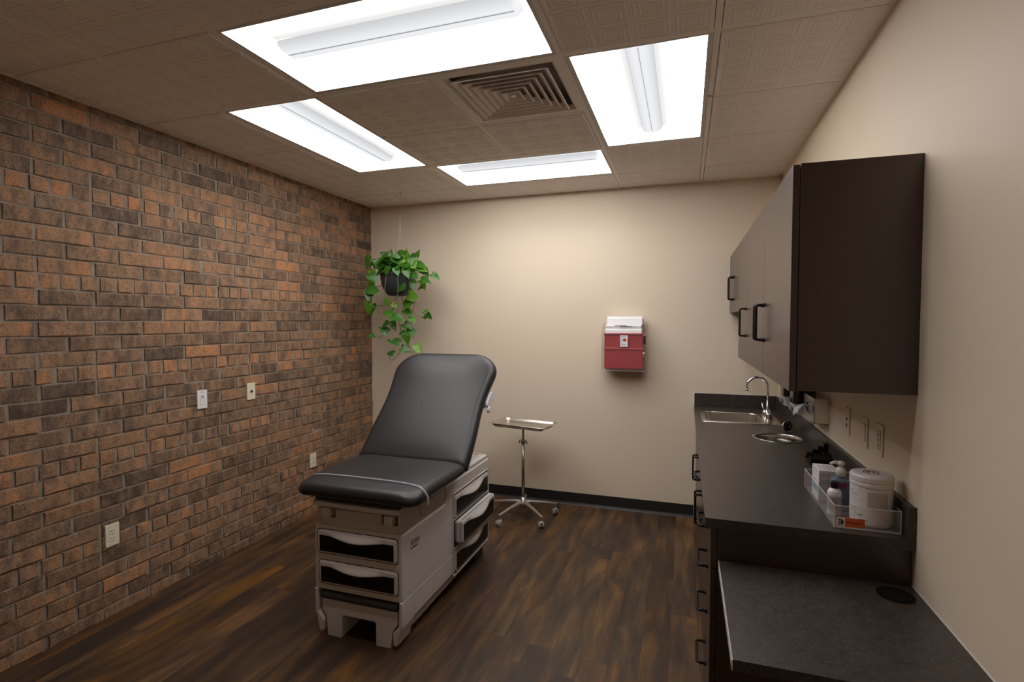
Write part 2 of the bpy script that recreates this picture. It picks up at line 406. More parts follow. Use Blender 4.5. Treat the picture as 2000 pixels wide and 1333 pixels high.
# ceiling: tiles pressed with concentric squares, hung in a T-bar grid
def ceiling():
    xs = [GX + T * i for i in range(-2, 5)]; xs = [max(0, min(XR, x)) for x in xs]
    ys = [GY + T * j for j in range(-7, 5)]
    LT = {(-1, 0), (-1, 1), (0, -1), (1, -1), (2, 0), (2, 1), (0, 2), (1, 2), (1, 0)}   # taken by lights and the diffuser
    mb = MB(); ed = .015; q = (T - 2 * ed) / 4; dz = -.0065
    prof = ((0, 0), (.010, 0), (.0125, -.0013), (.017, -.0013), (.0195, 0), (.030, 0), (.0325, -.0012), (.036, -.0012), (.0385, 0), (.0455, 0), (.048, -.0011), (.0505, -.0011), (.053, 0))
    for i in range(-2, 4):
        for j in range(-7, 4):
            if (i, j) in LT: continue
            x0, y0 = GX + T * i + ed, GY + T * j + ed
            xa, xb_, ya, yb_ = max(.001, x0), min(XR - .001, x0 + 4 * q), max(YF, y0), min(YB - .001, y0 + 4 * q)
            if xb_ - xa > .01 and yb_ - ya > .01:
                mb.add([(x, y, z) for z in (H + .004 + dz, H + .012) for x, y in ((xa, ya), (xb_, ya), (xb_, yb_), (xa, yb_))], [(k, (k + 1) % 4, 4 + (k + 1) % 4, 4 + k) for k in range(4)])
            for a in range(4):
                for b in range(4):
                    ax, ay = x0 + a * q, y0 + b * q
                    if ax + q < .002 or ax > XR - .001 or ay > YB or ay + q < YF: continue
                    vs = []
                    for d, h in prof:
                        for (sx, sy) in ((0, 0), (1, 0), (1, 1), (0, 1)):
                            vx = ax + (d if sx == 0 else q - d); vy = ay + (d if sy == 0 else q - d)
                            vs.append((max(-.005, min(XR + .005, vx)), max(YF, min(YB + .005, vy)), H + .004 + dz + h))
                    n = len(prof); fs = [(k * 4 + s, k * 4 + (s + 1) % 4, (k + 1) * 4 + (s + 1) % 4, (k + 1) * 4 + s) for k in range(n - 1) for s in range(4)]
                    fs.append(tuple(range((n - 1) * 4, n * 4)))
                    mb.add(vs, fs)
    c = MB().box(-.12, XR + .1, YF, YB + .1, H + .16, H + .2)
    struct('ceiling', c, M['ceiling'])
    obj('ceiling_tiles', mb, M['ceiling'], parent=bpy.data.objects['ceiling'])
    g = MB(); w = .012
    inside = {('x', 1, -1), ('x', 1, 2), ('y', -1, 1), ('y', 2, 1)}
    for i in range(-1, 4):
        for j in range(-7, 4):
            if ('x', i, j) in inside: continue
            x = GX + T * i; g.box(x - w, x + w, max(YF, GY + T * j + w), min(YB, GY + T * (j + 1) - w), H - .0008, H + .03)
    for j in range(-6, 4):
        for i in range(-2, 4):
            if ('y', i, j) in inside: continue
            y = GY + T * j
            if ('y', i + 1, j) in inside: g.box(GX + T * (i + 1) - w, GX + T * (i + 1) + w, y - w, y + w, H - .0008, H + .03)
            g.box(max(0, GX + T * i - (w if i > -2 and ('y', i - 1, j) not in inside else -w if i > -2 else 0)), min(XR, GX + T * (i + 1) + (w if i == 3 else -w)), y - w, y + w, H - .0008, H + .03)
    struct('trim_1', g, M['grid'])
    g = MB().box(0, XR, YB - .021, YB, H - .004, H + .02).box(XR - .021, XR, YF, YB, H - .004, H + .02).box(0, .021, YF, YB, H - .004, H + .02).box(0, XR, YF, YF + .021, H - .004, H + .02)
    struct('trim_2', g, M['grid'])
ceiling()
# rubber base with a small cove at its foot
bb = [(YB, 0), (YB, .102), (YB - .003, .102), (YB - .004, .018), (YB - .011, .004), (YB - .016, 0)]
struct('baseboard_back', MB().px(bb, .005, 2.985), M['base'])
struct('baseboard_right', MB().box(XR - .004, XR, YF, 1.33, 0, .102), M['base'])

# ------------------------------------------------------------------ ceiling lights
def make_light(name, label, loc, turned):
    t = thing(name, label, 'light', loc, 'recessed ceiling lights around the air diffuser')
    L2, W2 = T - .013, T / 2 - .013       # half length, half width inside the grid
    R = Matrix.Translation(loc) @ (Matrix.Rotation(PI / 2, 4, 'Z') if turned else Matrix.Identity(4))
    a, b = L2 - .006, W2 - .014
    f = MB()
    b -= .006; a -= .008
    f.box(-L2, L2, -W2, -b, .0, .006).box(-L2, L2, b, W2, .0, .006).box(-L2, -a, -b, b, .0, .006).box(a, L2, -b, b, .0, .006)
    f.box(-L2, L2, -b - .003, -b, .006, .10).box(-L2, L2, b, b + .003, .006, .10)
    f.box(-a - .003, -a, -b, b, .006, .10).box(a, a + .003, -b, b, .006, .10).box(-L2, L2, -W2, W2, .10, .105)
    obj('frame', f, M['fixture'], parent=t, xf=R)
    # two curved wings rising from the long sides to the middle rib, closed by sloping ends
    n = 14; prof = []; ZL = .016; glow = []
    for i in range(n + 1):
        u = i / n; prof.append((b - u * (b - .052), ZL + .055 * math.sin(u * PI * .5)))
    m = MB()
    for s in (-1, 1):
        vs = []; e = a
        for (w, z) in prof:
            dz = (z - ZL) * 1.15
            vs += [(-e, s * w, ZL), (-e + dz + .0005, s * w, z), (e - dz - .0005, s * w, z), (e, s * w, ZL)]
        fs = []
        for i in range(n):
            for k in range(3): fs.append((i * 4 + k, i * 4 + k + 1, (i + 1) * 4 + k + 1, (i + 1) * 4 + k))
        m.add(vs, fs)
        for i_, (w, z) in enumerate(prof):
            f_ = min(1, max(0, w - .0521) / (b - .052) / .85) ; gi = .84 + (LIGHT * 1.5 - .84) * f_ ** 3.0; glow += [LIGHT, gi, gi, LIGHT]  # glow weakens towards the rib, painting a soft shade on the wings
    m.add([(-a, -.052, ZL), (-a, .052, ZL), (-a + .063, .052, ZL + .055), (-a + .063, -.052, ZL + .055)], [(0, 1, 2, 3)])
    m.add([(a, -.052, ZL), (a, .052, ZL), (a - .063, .052, ZL + .055), (a - .063, -.052, ZL + .055)], [(0, 1, 2, 3)])
    lo = obj('lens', m, M['lens'], parent=t, xf=R, smooth=True); glow += [LIGHT, LIGHT, 1.1, 1.1] * 2
    at_ = lo.data.attributes.new('glow', 'FLOAT', 'POINT')
    for i_, g_ in enumerate(glow): at_.data[i_].value = g_
    r = MB(); pr = [(.060, .0635), (.054, .046), (.040, .034), (.020, .028), (.0015, .032), (-.0015, .032), (-.020, .028), (-.040, .034), (-.054, .046), (-.060, .0635)]
    e = a - .075
    vs = [(-e, w, z) for w, z in pr] + [(e, w, z) for w, z in pr]; k = len(pr)
    ends = [(-e - .030, w * .6, .0635) for w, z in pr] + [(e + .030, w * .6, .0635) for w, z in pr]
    r.add(vs + ends, [(i, i + 1, k + i + 1, k + i) for i in range(k - 1)] + [(i, i + 1, 2 * k + i + 1, 2 * k + i) for i in range(k - 1)] + [(k + i, k + i + 1, 3 * k + i + 1, 3 * k + i) for i in range(k - 1)])
    rb = obj('rib', r, M['rib'], parent=t, xf=R, smooth=True)
    gr = [.60, .68, .80, .90, .86, .86, .90, .80, .68, .60]; at_ = rb.data.attributes.new('glow', 'FLOAT', 'POINT')  # rib's lit tone painted as weak glow, flanks dimmer for shade
    for i_ in range(len(rb.data.vertices)): at_.data[i_].value = gr[i_ % 10] if i_ < 20 else .9
    obj('rib_seam', MB().box(-e, e, -.0012, .0012, .0290, .0325), M['ridge2'], parent=rb, xf=R)
    return t
make_light('ceiling_light', 'large bright ceiling light nearest the camera, cut by the top edge', (GX + T, GY - T / 2, H), False)
make_light('ceiling_light', 'bright ceiling light running beside the brick wall', (GX - T / 2, GY + T, H), True)
make_light('ceiling_light', 'bright ceiling light on the cabinet side with thin dark seam down its rib', (GX + 2.5 * T, GY + T, H), True)
make_light('ceiling_light', 'bright ceiling light farthest away, nearest the beige back wall', (GX + T, GY + 2.5 * T, H), False)

# air diffuser
def diffuser():
    cx, cy = GX + 1.5 * T, GY + .5 * T
    t = thing('air_diffuser', 'square stepped air diffuser in the ceiling beside the lights', 'vent', (cx, cy, H))
    w = T / 2 - .012
    def ring(mb, r0, z0, r1, z1):
        vs = [(cx + sx * r0, cy + sy * r0, z0) for sx, sy in ((-1, -1), (1, -1), (1, 1), (-1, 1))] + [(cx + sx * r1, cy + sy * r1, z1) for sx, sy in ((-1, -1), (1, -1), (1, 1), (-1, 1))]
        mb.add(vs, [(i, (i + 1) % 4, 4 + (i + 1) % 4, 4 + i) for i in range(4)])
    f = MB(); ring(f, w, H + .001, .262, H + .001); ring(f, .262, H + .001, .245, H + .022); ring(f, w, H + .001, w, H + .02)
    obj('flange', f, M['vent'], parent=t)
    obj('duct_box', MB().box(cx - w, cx + w, cy - w, cy + w, H + .10, H + .11).add([(cx + a * w, cy + b * w, z) for z in (H + .02, H + .10) for a, b in ((-1, -1), (1, -1), (1, 1), (-1, 1))], [(i, (i + 1) % 4, 4 + (i + 1) % 4, 4 + i) for i in range(4)]), M['vdark'], parent=t)
    r = .232
    for k in range(6):
        m = MB(); d = .030
        # each louvre: a flared square cone with a small lip
        ring(m, r, H - .006, r - d, H + .020); ring(m, r, H - .006, r - .006, H - .0075); ring(m, r - .006, H - .0075, r - d - .002, H + .0185)
        obj('louvre', m, M['vent'], parent=t)
        r -= .0365
    m = MB(); ring(m, r, H - .004, r - .03, H + .012); m.add([(cx + a * r, cy + b * r, H - .004) for a, b in ((-1, -1), (1, -1), (1, 1), (-1, 1))], [(0, 1, 2, 3)])
    obj('centre_cone', m, M['vent'], parent=t)
diffuser()
s = MB().lathe([(.041, 0), (.041, -.004), (.038, -.006), (0, -.006)], (1.495, 2.455, H + .004), 40)
o = obj('sprinkler_cover', s, M['grid'], o=(1.495, 2.455, H), smooth=False); tag(o, 'small round concealed sprinkler cover on the ceiling', 'sprinkler cover')

# ------------------------------------------------------------------ examination table
def exam_table():
    X0, X1, Y0, Y1 = 1.145, 1.645, 2.15, 3.30
    t = thing('examination_table', 'black and grey examination table with raised backrest and drawers', 'examination table', ((X0 + X1) / 2, 2.72, 0))
    P = M['plastic']
    # body
    b = MB()
    side = [(Y0, .236), (Y0, .566), (2.60, .560), (2.625, .565), (2.64, .585), (2.64, .655), (Y1, .655), (Y1, .236)]
    b.px(side, X0, X1)
    body = obj('body', b, P, parent=t, bevel=.010, seg=3)
    sk = MB()
    for s, xo in ((1, X1), (-1, X0)):
        q = [(xo, .242), (xo, .120), (xo - s * .012, .105), (xo - s * .020, .060), (xo - s * .040, .060), (xo - s * .034, .110), (xo - s * .024, .130), (xo - s * .018, .242)]
        sk.py(q, Y0 + .11, Y1)
        q = [(xo, .242), (xo, .120), (xo - s * .010, .100), (xo - s * .022, .035), (xo - s * .032, .022), (xo - s * .050, .026), (xo - s * .054, .085), (xo - s * .020, .122), (xo - s * .018, .242)]
        sk.py(q, Y0 - .004, Y0 + .115)
    sk.box(X0 + .02, X1 - .02, Y1 - .03, Y1, .06, .24)
    obj('skirt', sk, P, parent=t, bevel=.006, seg=2)
    g = MB()
    obj('glide', MB().box(X0 + .04, X1 - .035, Y1 - .16, Y1 - .02, 0, .055), M['rubber'], parent=t, bevel=.006)
    obj('glide', MB().box(X0 + .055, X1 - .05, Y0 + .16, Y0 + .20, 0, .04), M['rubber'], parent=t, bevel=.006)
    obj('floor_pan', MB().box(X0 + .06, X1 - .06, Y0 + .15, Y1 - .2, .028, .05).box(X0 + .10, X1 - .10, Y0 + .20, Y0 + .22, .05, .075), M['plastic2'], parent=t, bevel=.004)
    obj('underbody_shade', MB().box(X0 + .03, X1 - .03, Y0 + .42, Y0 + .44, .05, .236), M['dark'], parent=t)  # black sheet painted in for the dark under the body
    # upper front housing with the tray recess
    u = MB(); zf, zt = .566, .700
    u.box(X0 + .010, X0 + .030, Y0 + .012, 2.66, zf - .02, zt).box(X1 - .030, X1 - .010, Y0 + .012, 2.66, zf - .02, zt)
    u.box(X0 + .03, X1 - .03, Y0 + .012, 2.66, zf - .02, .604).box(X0 + .03, X1 - .03, Y0 + .10, 2.66, .604, .70)
    obj('upper_housing', u, M['plastic2'], parent=t, bevel=.004)
    sp = MB().px([(2.36, .588), (2.34, .655), (2.585, .645), (2.61, .588)], X1 - .012, X1 - .004)
    sp.lathe([(.004, 0), (.004, .003), (0, .003)], (X1 - .004, 2.42, .622), 12, 'x').lathe([(.004, 0), (.004, .003), (0, .003)], (X1 - .004, 2.56, .622), 12, 'x')
    obj('stirrup_cover', sp, M['plastic2'], parent=t, bevel=.003)
    obj('tray_lip', MB().py([(X0 + .002, .665), (X0 + .002, .690), (X0 + .12, .687), (X1 - .12, .687), (X1 - .006, .690), (X1 - .006, .665), (X1 - .12, .661), (X0 + .12, .663)], Y0 - .012, Y0 + .03), P, parent=t, bevel=.004)
    obj('stirrup_end', MB().box(X0 + .040, X0 + .092, Y0 - .002, Y0 + .1, .604, .655), M['plastic'], parent=t, bevel=.008, seg=3)
    obj('stirrup_end', MB().box(X1 - .100, X1 - .052, Y0 - .002, Y0 + .1, .604, .652), M['plastic'], parent=t, bevel=.008, seg=3)
    obj('recess_panel', MB().box(X0 + .118, X1 - .118, Y0 + .012, Y0 + .1, .604, .650).box((X0 + X1) / 2 - .001, (X0 + X1) / 2 + .001, Y0 + .018, Y0 + .03, .61, .64), M['plastic2'], parent=t, bevel=.003)
    obj('recess_shade', MB().box(X0 + .031, X1 - .031, Y0 + .06, Y0 + .097, .604, .664), M['dark'], parent=t)  # black block stands for the shade between stirrup ends and panel
    obj('foot_extension', MB().box(X0 + .006, X1 - .004, Y0 - .004, 2.62, .692, .735), M['vinyl'], parent=t, bevel=.010, seg=3)
    # rear lid with a shallow pocket
    lid = MB(); lid.px([(2.66, .655), (2.66, .668), (2.675, .680), (3.285, .680), (3.297, .668), (3.297, .655)], X0 + .006, X1 - .008)
    obj('rear_lid', lid, P, parent=t, bevel=.005, seg=3)
    rp = MB().box(1.35, 1.585, 3.02, 3.25, .6795, .683)
    obj('lid_rim', MB().box(1.33, 1.605, 3.0, 3.012, .678, .688).box(1.33, 1.605, 3.262, 3.274, .678, .688).box(1.595, 1.607, 3.0, 3.274, .678, .688).box(1.33, 1.342, 3.0, 3.274, .678, .688), P, parent=t, bevel=.003)
    obj('lid_pocket', rp, M['vdark'], parent=t)
    # drawers
    def drawer(w, h, F, label=None, dip=.022):
        """F maps (u across, v up, out) to the world"""
        dm = MB(); pl = rrect(0, w, 0, h, .016, 5)
        dm.prism(pl, lambda a, c: F(a, c, -.03), lambda a, c: F(a, c, .004))
        inner = rrect(.006, w - .006, .006, h - .006, .013, 5)
        dm.prism(inner, lambda a, c: F(a, c, .003), lambda a, c: F(a, c, .010))
        d = obj('drawer', dm, P, parent=t, bevel=.003)
        if label: d['label'] = label
        top = []; N_ = 20; m = .017
        for i in range(N_ + 1):
            s_ = i / N_; u = m + s_ * (w - 2 * m)
            top.append((u, h - .026 - dip * math.sin(PI * min(1, max(0, (s_ - .12) / .76))) ** 1.5))
        poly = [(m, m * .7)] + [(w - m, m * .7)] + top[::-1]
        im = MB(); im.prism(poly, lambda a, c: F(a, c, .009), lambda a, c: F(a, c, .0108))
        obj('inset_panel', im, M['inset'], parent=d)
        # raised crescent pull above the inset
        hm = MB(); rows = 7; cols = 24; vs = []
        for j in range(rows + 1):
            for i in range(cols + 1):
                s_ = .14 + .72 * i / cols; u = m + s_ * (w - 2 * m); k = math.sin(PI * i / cols)
                lo = h - .026 - dip * math.sin(PI * min(1, max(0, (s_ - .12) / .76))) ** 1.5 - .002; hi = h - .010
                v = hi + (lo - hi) * j / rows
                out = .010 + .020 * k ** 1.1 * math.sin(PI * .5 * j / rows) ** 1.3
                vs.append(F(u, v, out))
        for i in range(cols + 1):      # underside lip going back to the panel
            s_ = .14 + .72 * i / cols; u = m + s_ * (w - 2 * m)
            lo = h - .026 - dip * math.sin(PI * min(1, max(0, (s_ - .12) / .76))) ** 1.5 - .002
            vs.append(F(u, lo + .001, .0095))
        fs = [(j * (cols + 1) + i, j * (cols + 1) + i + 1, (j + 1) * (cols + 1) + i + 1, (j + 1) * (cols + 1) + i) for j in range(rows + 1) for i in range(cols)]
        hm.add(vs, fs); obj('pull', hm, M['handle_p'], parent=d, smooth=True)
        # thin black sheet painted as the shade round the front
        gm = MB(); gp = rrect(-.004, w + .004, -.004, h + .004, .019, 5)
        gm.prism(gp, lambda a, c: F(a, c, .0002), lambda a, c: F(a, c, .0008)); obj('gap_shade', gm, M['dark'], parent=d)
    drawer(.455, .118, lambda u, v, o: (1.167 + u, Y0 - o, .427 + v), dip=.013)
    drawer(.450, .116, lambda u, v, o: (1.173 + u, Y0 - o, .272 + v), dip=.013)
    drawer(.538, .134, lambda u, v, o: (X1 + o, 2.732 + u, .438 + v))
    drawer(.538, .134, lambda u, v, o: (X1 + o + .045, 2.732 + u, .296 + v), 'drawer left slightly open')
    drawer(.538, .132, lambda u, v, o: (X1 + o, 2.732 + u, .120 + v))
    obj('drawer_box', MB().box(X1 - .05, X1 + .02, 2.745, 3.258, .305, .415), P, parent=t)
    fr = MB()
    for z in (.586, .432, .262, .104): fr.box(X1 - .002, X1 + .006, 2.722, 3.28, z - .003, z + .003)
    fr.box(X1 - .002, X1 + .006, 2.716, 2.722, .104, .586).box(X1 - .002, X1 + .006, 3.280, 3.286, .104, .586)
    obj('drawer_surround', fr, P, parent=t, bevel=.002)
    obj('opening_shade', MB().box(X1 + .0002, X1 + .001, 2.724, 3.279, .268, .430), M['dark'], parent=t)  # black sheet painting the shade behind the open drawer
    # step
    sp = MB()
    poly = [(1.182, .192), (1.182, .130), (1.206, .098), (1.213, 0), (1.293, 0), (1.300, .112), (1.307, .118), (1.486, .118), (1.493, .112), (1.493, 0), (1.577, 0), (1.588, .090), (1.612, .122), (1.612, .192)]
    sp.py(poly, Y0 + .006, Y0 + .40)
    stp = obj('step', sp, P, parent=t, bevel=.004)
    tp = [(Y0 + .002, .190), (Y0 - .004, .197), (Y0 - .005, .212), (Y0 + .004, .226), (Y0 + .02, .232), (Y0 + .40, .232), (Y0 + .40, .190)]
    obj('step_pad', MB().px(tp, 1.180, 1.614), M['rubber'], parent=t, bevel=.004)
    # lettering on the side panel
    def sidemap(u, v, d): return (X1 + .0003 + d, 2.232 + u, .482 + v)
    rt = MB(); hh = .030; st_ = .0042
    def bar(u0, v0, u1, v1, w_):
        dx, dy = u1 - u0, v1 - v0; L_ = math.hypot(dx, dy); nx, ny = -dy / L_ * w_ / 2, dx / L_ * w_ / 2
        rt.prism([(u0 + nx, v0 + ny), (u0 - nx, v0 - ny), (u1 - nx, v1 - ny), (u1 + nx, v1 + ny)], lambda a, c: sidemap(a, c, 0), lambda a, c: sidemap(a, c, .0006))
    def serif(u, v, w_=.011): bar(u - w_ / 2, v, u + w_ / 2, v, .0016)
    def curve(c, rx, ry, a0, a1, w_):
        pts = [(c[0] + rx * math.cos(math.radians(a0 + (a1 - a0) * i / 10)), c[1] + ry * math.sin(math.radians(a0 + (a1 - a0) * i / 10))) for i in range(11)]
        for p, q in zip(pts, pts[1:]): bar(*p, *q, w_)
    bar(.005, 0, .005, hh, st_); serif(.005, .001); serif(.005, hh - .001)                         # R
    curve((.010, .0225), .009, .0065, -90, 90, .003); bar(.005, .029, .010, .029, .0016); bar(.005, .016, .010, .016, .0016); bar(.012, .016, .022, .001, .004); serif(.023, .001, .007)
    bar(.031, 0, .031, .019, .0038); serif(.031, .001, .009); bar(.027, .0185, .031, .0185, .0016); curve((.031, .026), .0016, .0016, 0, 360, .002)  # i
    for u in (.041, .053):                                                                         # t t
        bar(u, .004, u, .026, .0038); bar(u - .004, .0185, u + .006, .0185, .0018); curve((u + .004, .005), .004, .004, 180, 300, .003)
    curve((.0695, .0095), .0065, .009, 30, 320, .003); bar(.063, .0115, .0758, .0115, .0016)      # e
    bar(.0835, 0, .0835, .019, .0038); serif(.0835, .001, .009); bar(.080, .0185, .0835, .0185, .0016); curve((.089, .0125), .0055, .006, 60, 170, .003)  # r
    obj('brand_lettering', rt, M['ink'], parent=t)
    obj('small_lettering', text_mb('by Midmark', .0145, lambda u, v, d: sidemap(u + .002, v - .016, d), bold=.0003), M['ink'], parent=t)
    # ---- upholstery
    def pad(name, hw, ln, th, rc, F, edge=.034, crown=.010, wfun=None, warp=None):
        """rounded slab: u across (-hw..hw), v along (0..ln), w thickness"""
        n = 14; out = []
        rb, rtp = rc
        def corner(cx, cy, r, a0):
            for i in range(n + 1):
                a = math.radians(a0 + 90 * i / n); yield (cx + r * math.cos(a), cy + r * math.sin(a))
        def seg(p, q, m_):
            for i in range(1, m_): yield (p[0] + (q[0] - p[0]) * i / m_, p[1] + (q[1] - p[1]) * i / m_)
        cs = [list(corner(hw - rtp, ln - rtp, rtp, 0)), list(corner(-hw + rtp, ln - rtp, rtp, 90)), list(corner(-hw + rb, rb, rb, 180)), list(corner(hw - rb, rb, rb, 270))]
        for k in range(4):
            out += cs[k]; out += list(seg(cs[k][-1], cs[(k + 1) % 4][0], 16))
        m_ = len(out); rings = []; cy = ln / 2
        K = 8
        def ring(ins, w):
            r_ = []
            for (x, y) in out:
                fx = 1 - min(ins, edge) / hw; fy = 1 - min(ins, edge) / (ln / 2)
                if ins > edge: q_ = 1 - (ins - edge) / (hw - edge); fx *= q_; fy *= q_
                xx, yy = x * fx, cy + (y - cy) * fy
                r_.append((xx, yy, w))
            return r_
        eb = min(edge, th * .5)
        for i in range(5): a = PI / 2 * i / 4; rings.append(ring(eb * (1 - math.sin(a)) , -th + eb * (1 - math.cos(a))))
        for i in range(1, K + 1): a = PI / 2 * i / K; rings.append(ring(edge * (1 - math.cos(a)), -min(edge, th * .5) * (1 - math.sin(a))))
        for i in range(1, 9):
            s_ = i / 9; lim = hw * .985; ins = edge + (lim - edge) * s_
            rings.append([(x_, y_, crown * (1 - min(1, abs(x_) / (hw - edge)) ** 3) * (1 - min(1, abs(y_ - cy) / (ln / 2 - edge)) ** 4)) for x_, y_, w_ in ring(ins, 0)])
        vs = []
        for r_ in rings:
            for (x, y, w) in r_:
                if wfun: x *= wfun(y / ln)
                if warp: x, y, w = warp(x, y, w)
                vs.append(F(x, y, w))
        fs = [(j * m_ + i, j * m_ + (i + 1) % m_, (j + 1) * m_ + (i + 1) % m_, (j + 1) * m_ + i) for j in range(len(rings) - 1) for i in range(m_)]
        fs.append(tuple(range(m_))[::-1]); fs.append(tuple(range((len(rings) - 1) * m_, len(rings) * m_)))
        mb = MB(); mb.add(vs, fs); return obj(name, mb, M['vinyl'], parent=t, smooth=True)
    CX = 1.398
    def seat_warp(x, y, w):
        f = max(0, 1 - y / .20); low = w < -.02
        w2 = w - (.012 * f ** 1.2) * (1 if low else .8) - .008 * f * f
        sd = abs(x) / .35; w2 -= .012 * max(0, sd - .7) / .3
        dip = math.exp(-((y - .33) / .2) ** 2) * .010 * max(0, 1 - sd); 
        return x, y, w2 - (dip if w > -.03 else 0)
    seat = pad('seat', .350, .575, .066, (.075, .03), lambda x, y, w: (CX + x, 2.100 + y, .800 + w), edge=.040, warp=seat_warp, wfun=lambda s_: .985 + .02 * s_)
    ang = math.radians(47.5); ca, sa = math.cos(ang), math.sin(ang); hy, hz = 2.640, .772
    def back_warp(x, y, w):
        sd = abs(x) / .35
        if w > -.03:
            w -= .008 * math.sin(PI * min(1, max(0, (y - .1) / .5))) * max(0, 1 - sd * sd)       # shallow lumbar hollow
            w += .010 * math.exp(-((y - .70) / .10) ** 2) * max(0, 1 - sd ** 4)                  # head roll
        return x, y, w
    def backF(x, y, w): return (CX + x, hy + y * ca - w * sa, hz + y * sa + w * ca)
    def bw(s_): return 1.0 - .045 * math.exp(-((s_ - .52) / .22) ** 2) + .03 * math.exp(-((s_ - .86) / .13) ** 2)
    obj_b = pad('backrest', .356, .830, .088, (.02, .165), backF, edge=.050, crown=.012, wfun=bw, warp=back_warp)
    # metal frame behind the backrest
    bf = MB()
    for sx in (-.16, .16): bf.tube([backF(sx, .02, -.10), backF(sx, .60, -.10)], .014, 8)
    bf.tube([backF(0, .40, -.10), (CX, 3.10, .67)], .016, 8)
    obj('backrest_frame', bf, M['plastic2'], parent=t, smooth=True)
    # clear strap that holds the paper
    sm = MB(); pts = []
    sy = .118
    for (x, w) in [(-.352, -.075), (-.356, -.055), (-.352, -.035), (-.336, -.013)] + [(-.31 + .62 * i / 12, .002 + .008 * math.sin(PI * i / 12)) for i in range(13)] + [(.336, -.013), (.352, -.035), (.356, -.055), (.352, -.075)]:
        xx, yy, ww = seat_warp(x, sy, w); pts.append((CX + xx, 2.100 + sy - .012 * (x + .35), .8025 + ww))
    vs = []
    for p in pts: vs += [(p[0], p[1] - .007, p[2]), (p[0], p[1] + .007, p[2])]
    sm.add(vs, [(2 * i, 2 * i + 1, 2 * i + 3, 2 * i + 2) for i in range(len(pts) - 1)])
    so = obj('paper_strap', sm, M['clear'], parent=t, smooth=True)
    md = so.modifiers.new('solid', 'SOLIDIFY'); md.thickness = .0025; md.offset = 1
    # white paper roll bracket showing past the backrest edge
    br = MB(); pl = [(-.018, .0), (.004, -.006), (.018, .012), (.026, .050), (.036, .085), (.046, .120), (.004, .122), (-.014, .10), (-.024, .06), (-.026, .02)]
    br.prism([(a, c) for a, c in pl], lambda a, c: backF(.342, .46 + c, -.092 - a * 1.2), lambda a, c: backF(.354, .46 + c, -.092 - a * 1.2))
    br.lathe([(.021, 0), (.021, .012), (.016, .015), (0, .015)], (0, 0, 0), 20, 'x')
    k = len(br.v) - 80
    for i in range(k, len(br.v)):
        v = br.v[i]; br.v[i] = backF(.345 + v[0], .455 + v[1], -.108 + v[2])
    obj('paper_roll_bracket', br, M['white'], parent=t, bevel=.002)
    obj('paper_roll', MB().tube([backF(-.30, .52, -.135), backF(.30, .52, -.135)], .035, 20), M['paper'], parent=t, smooth=True)
exam_table()

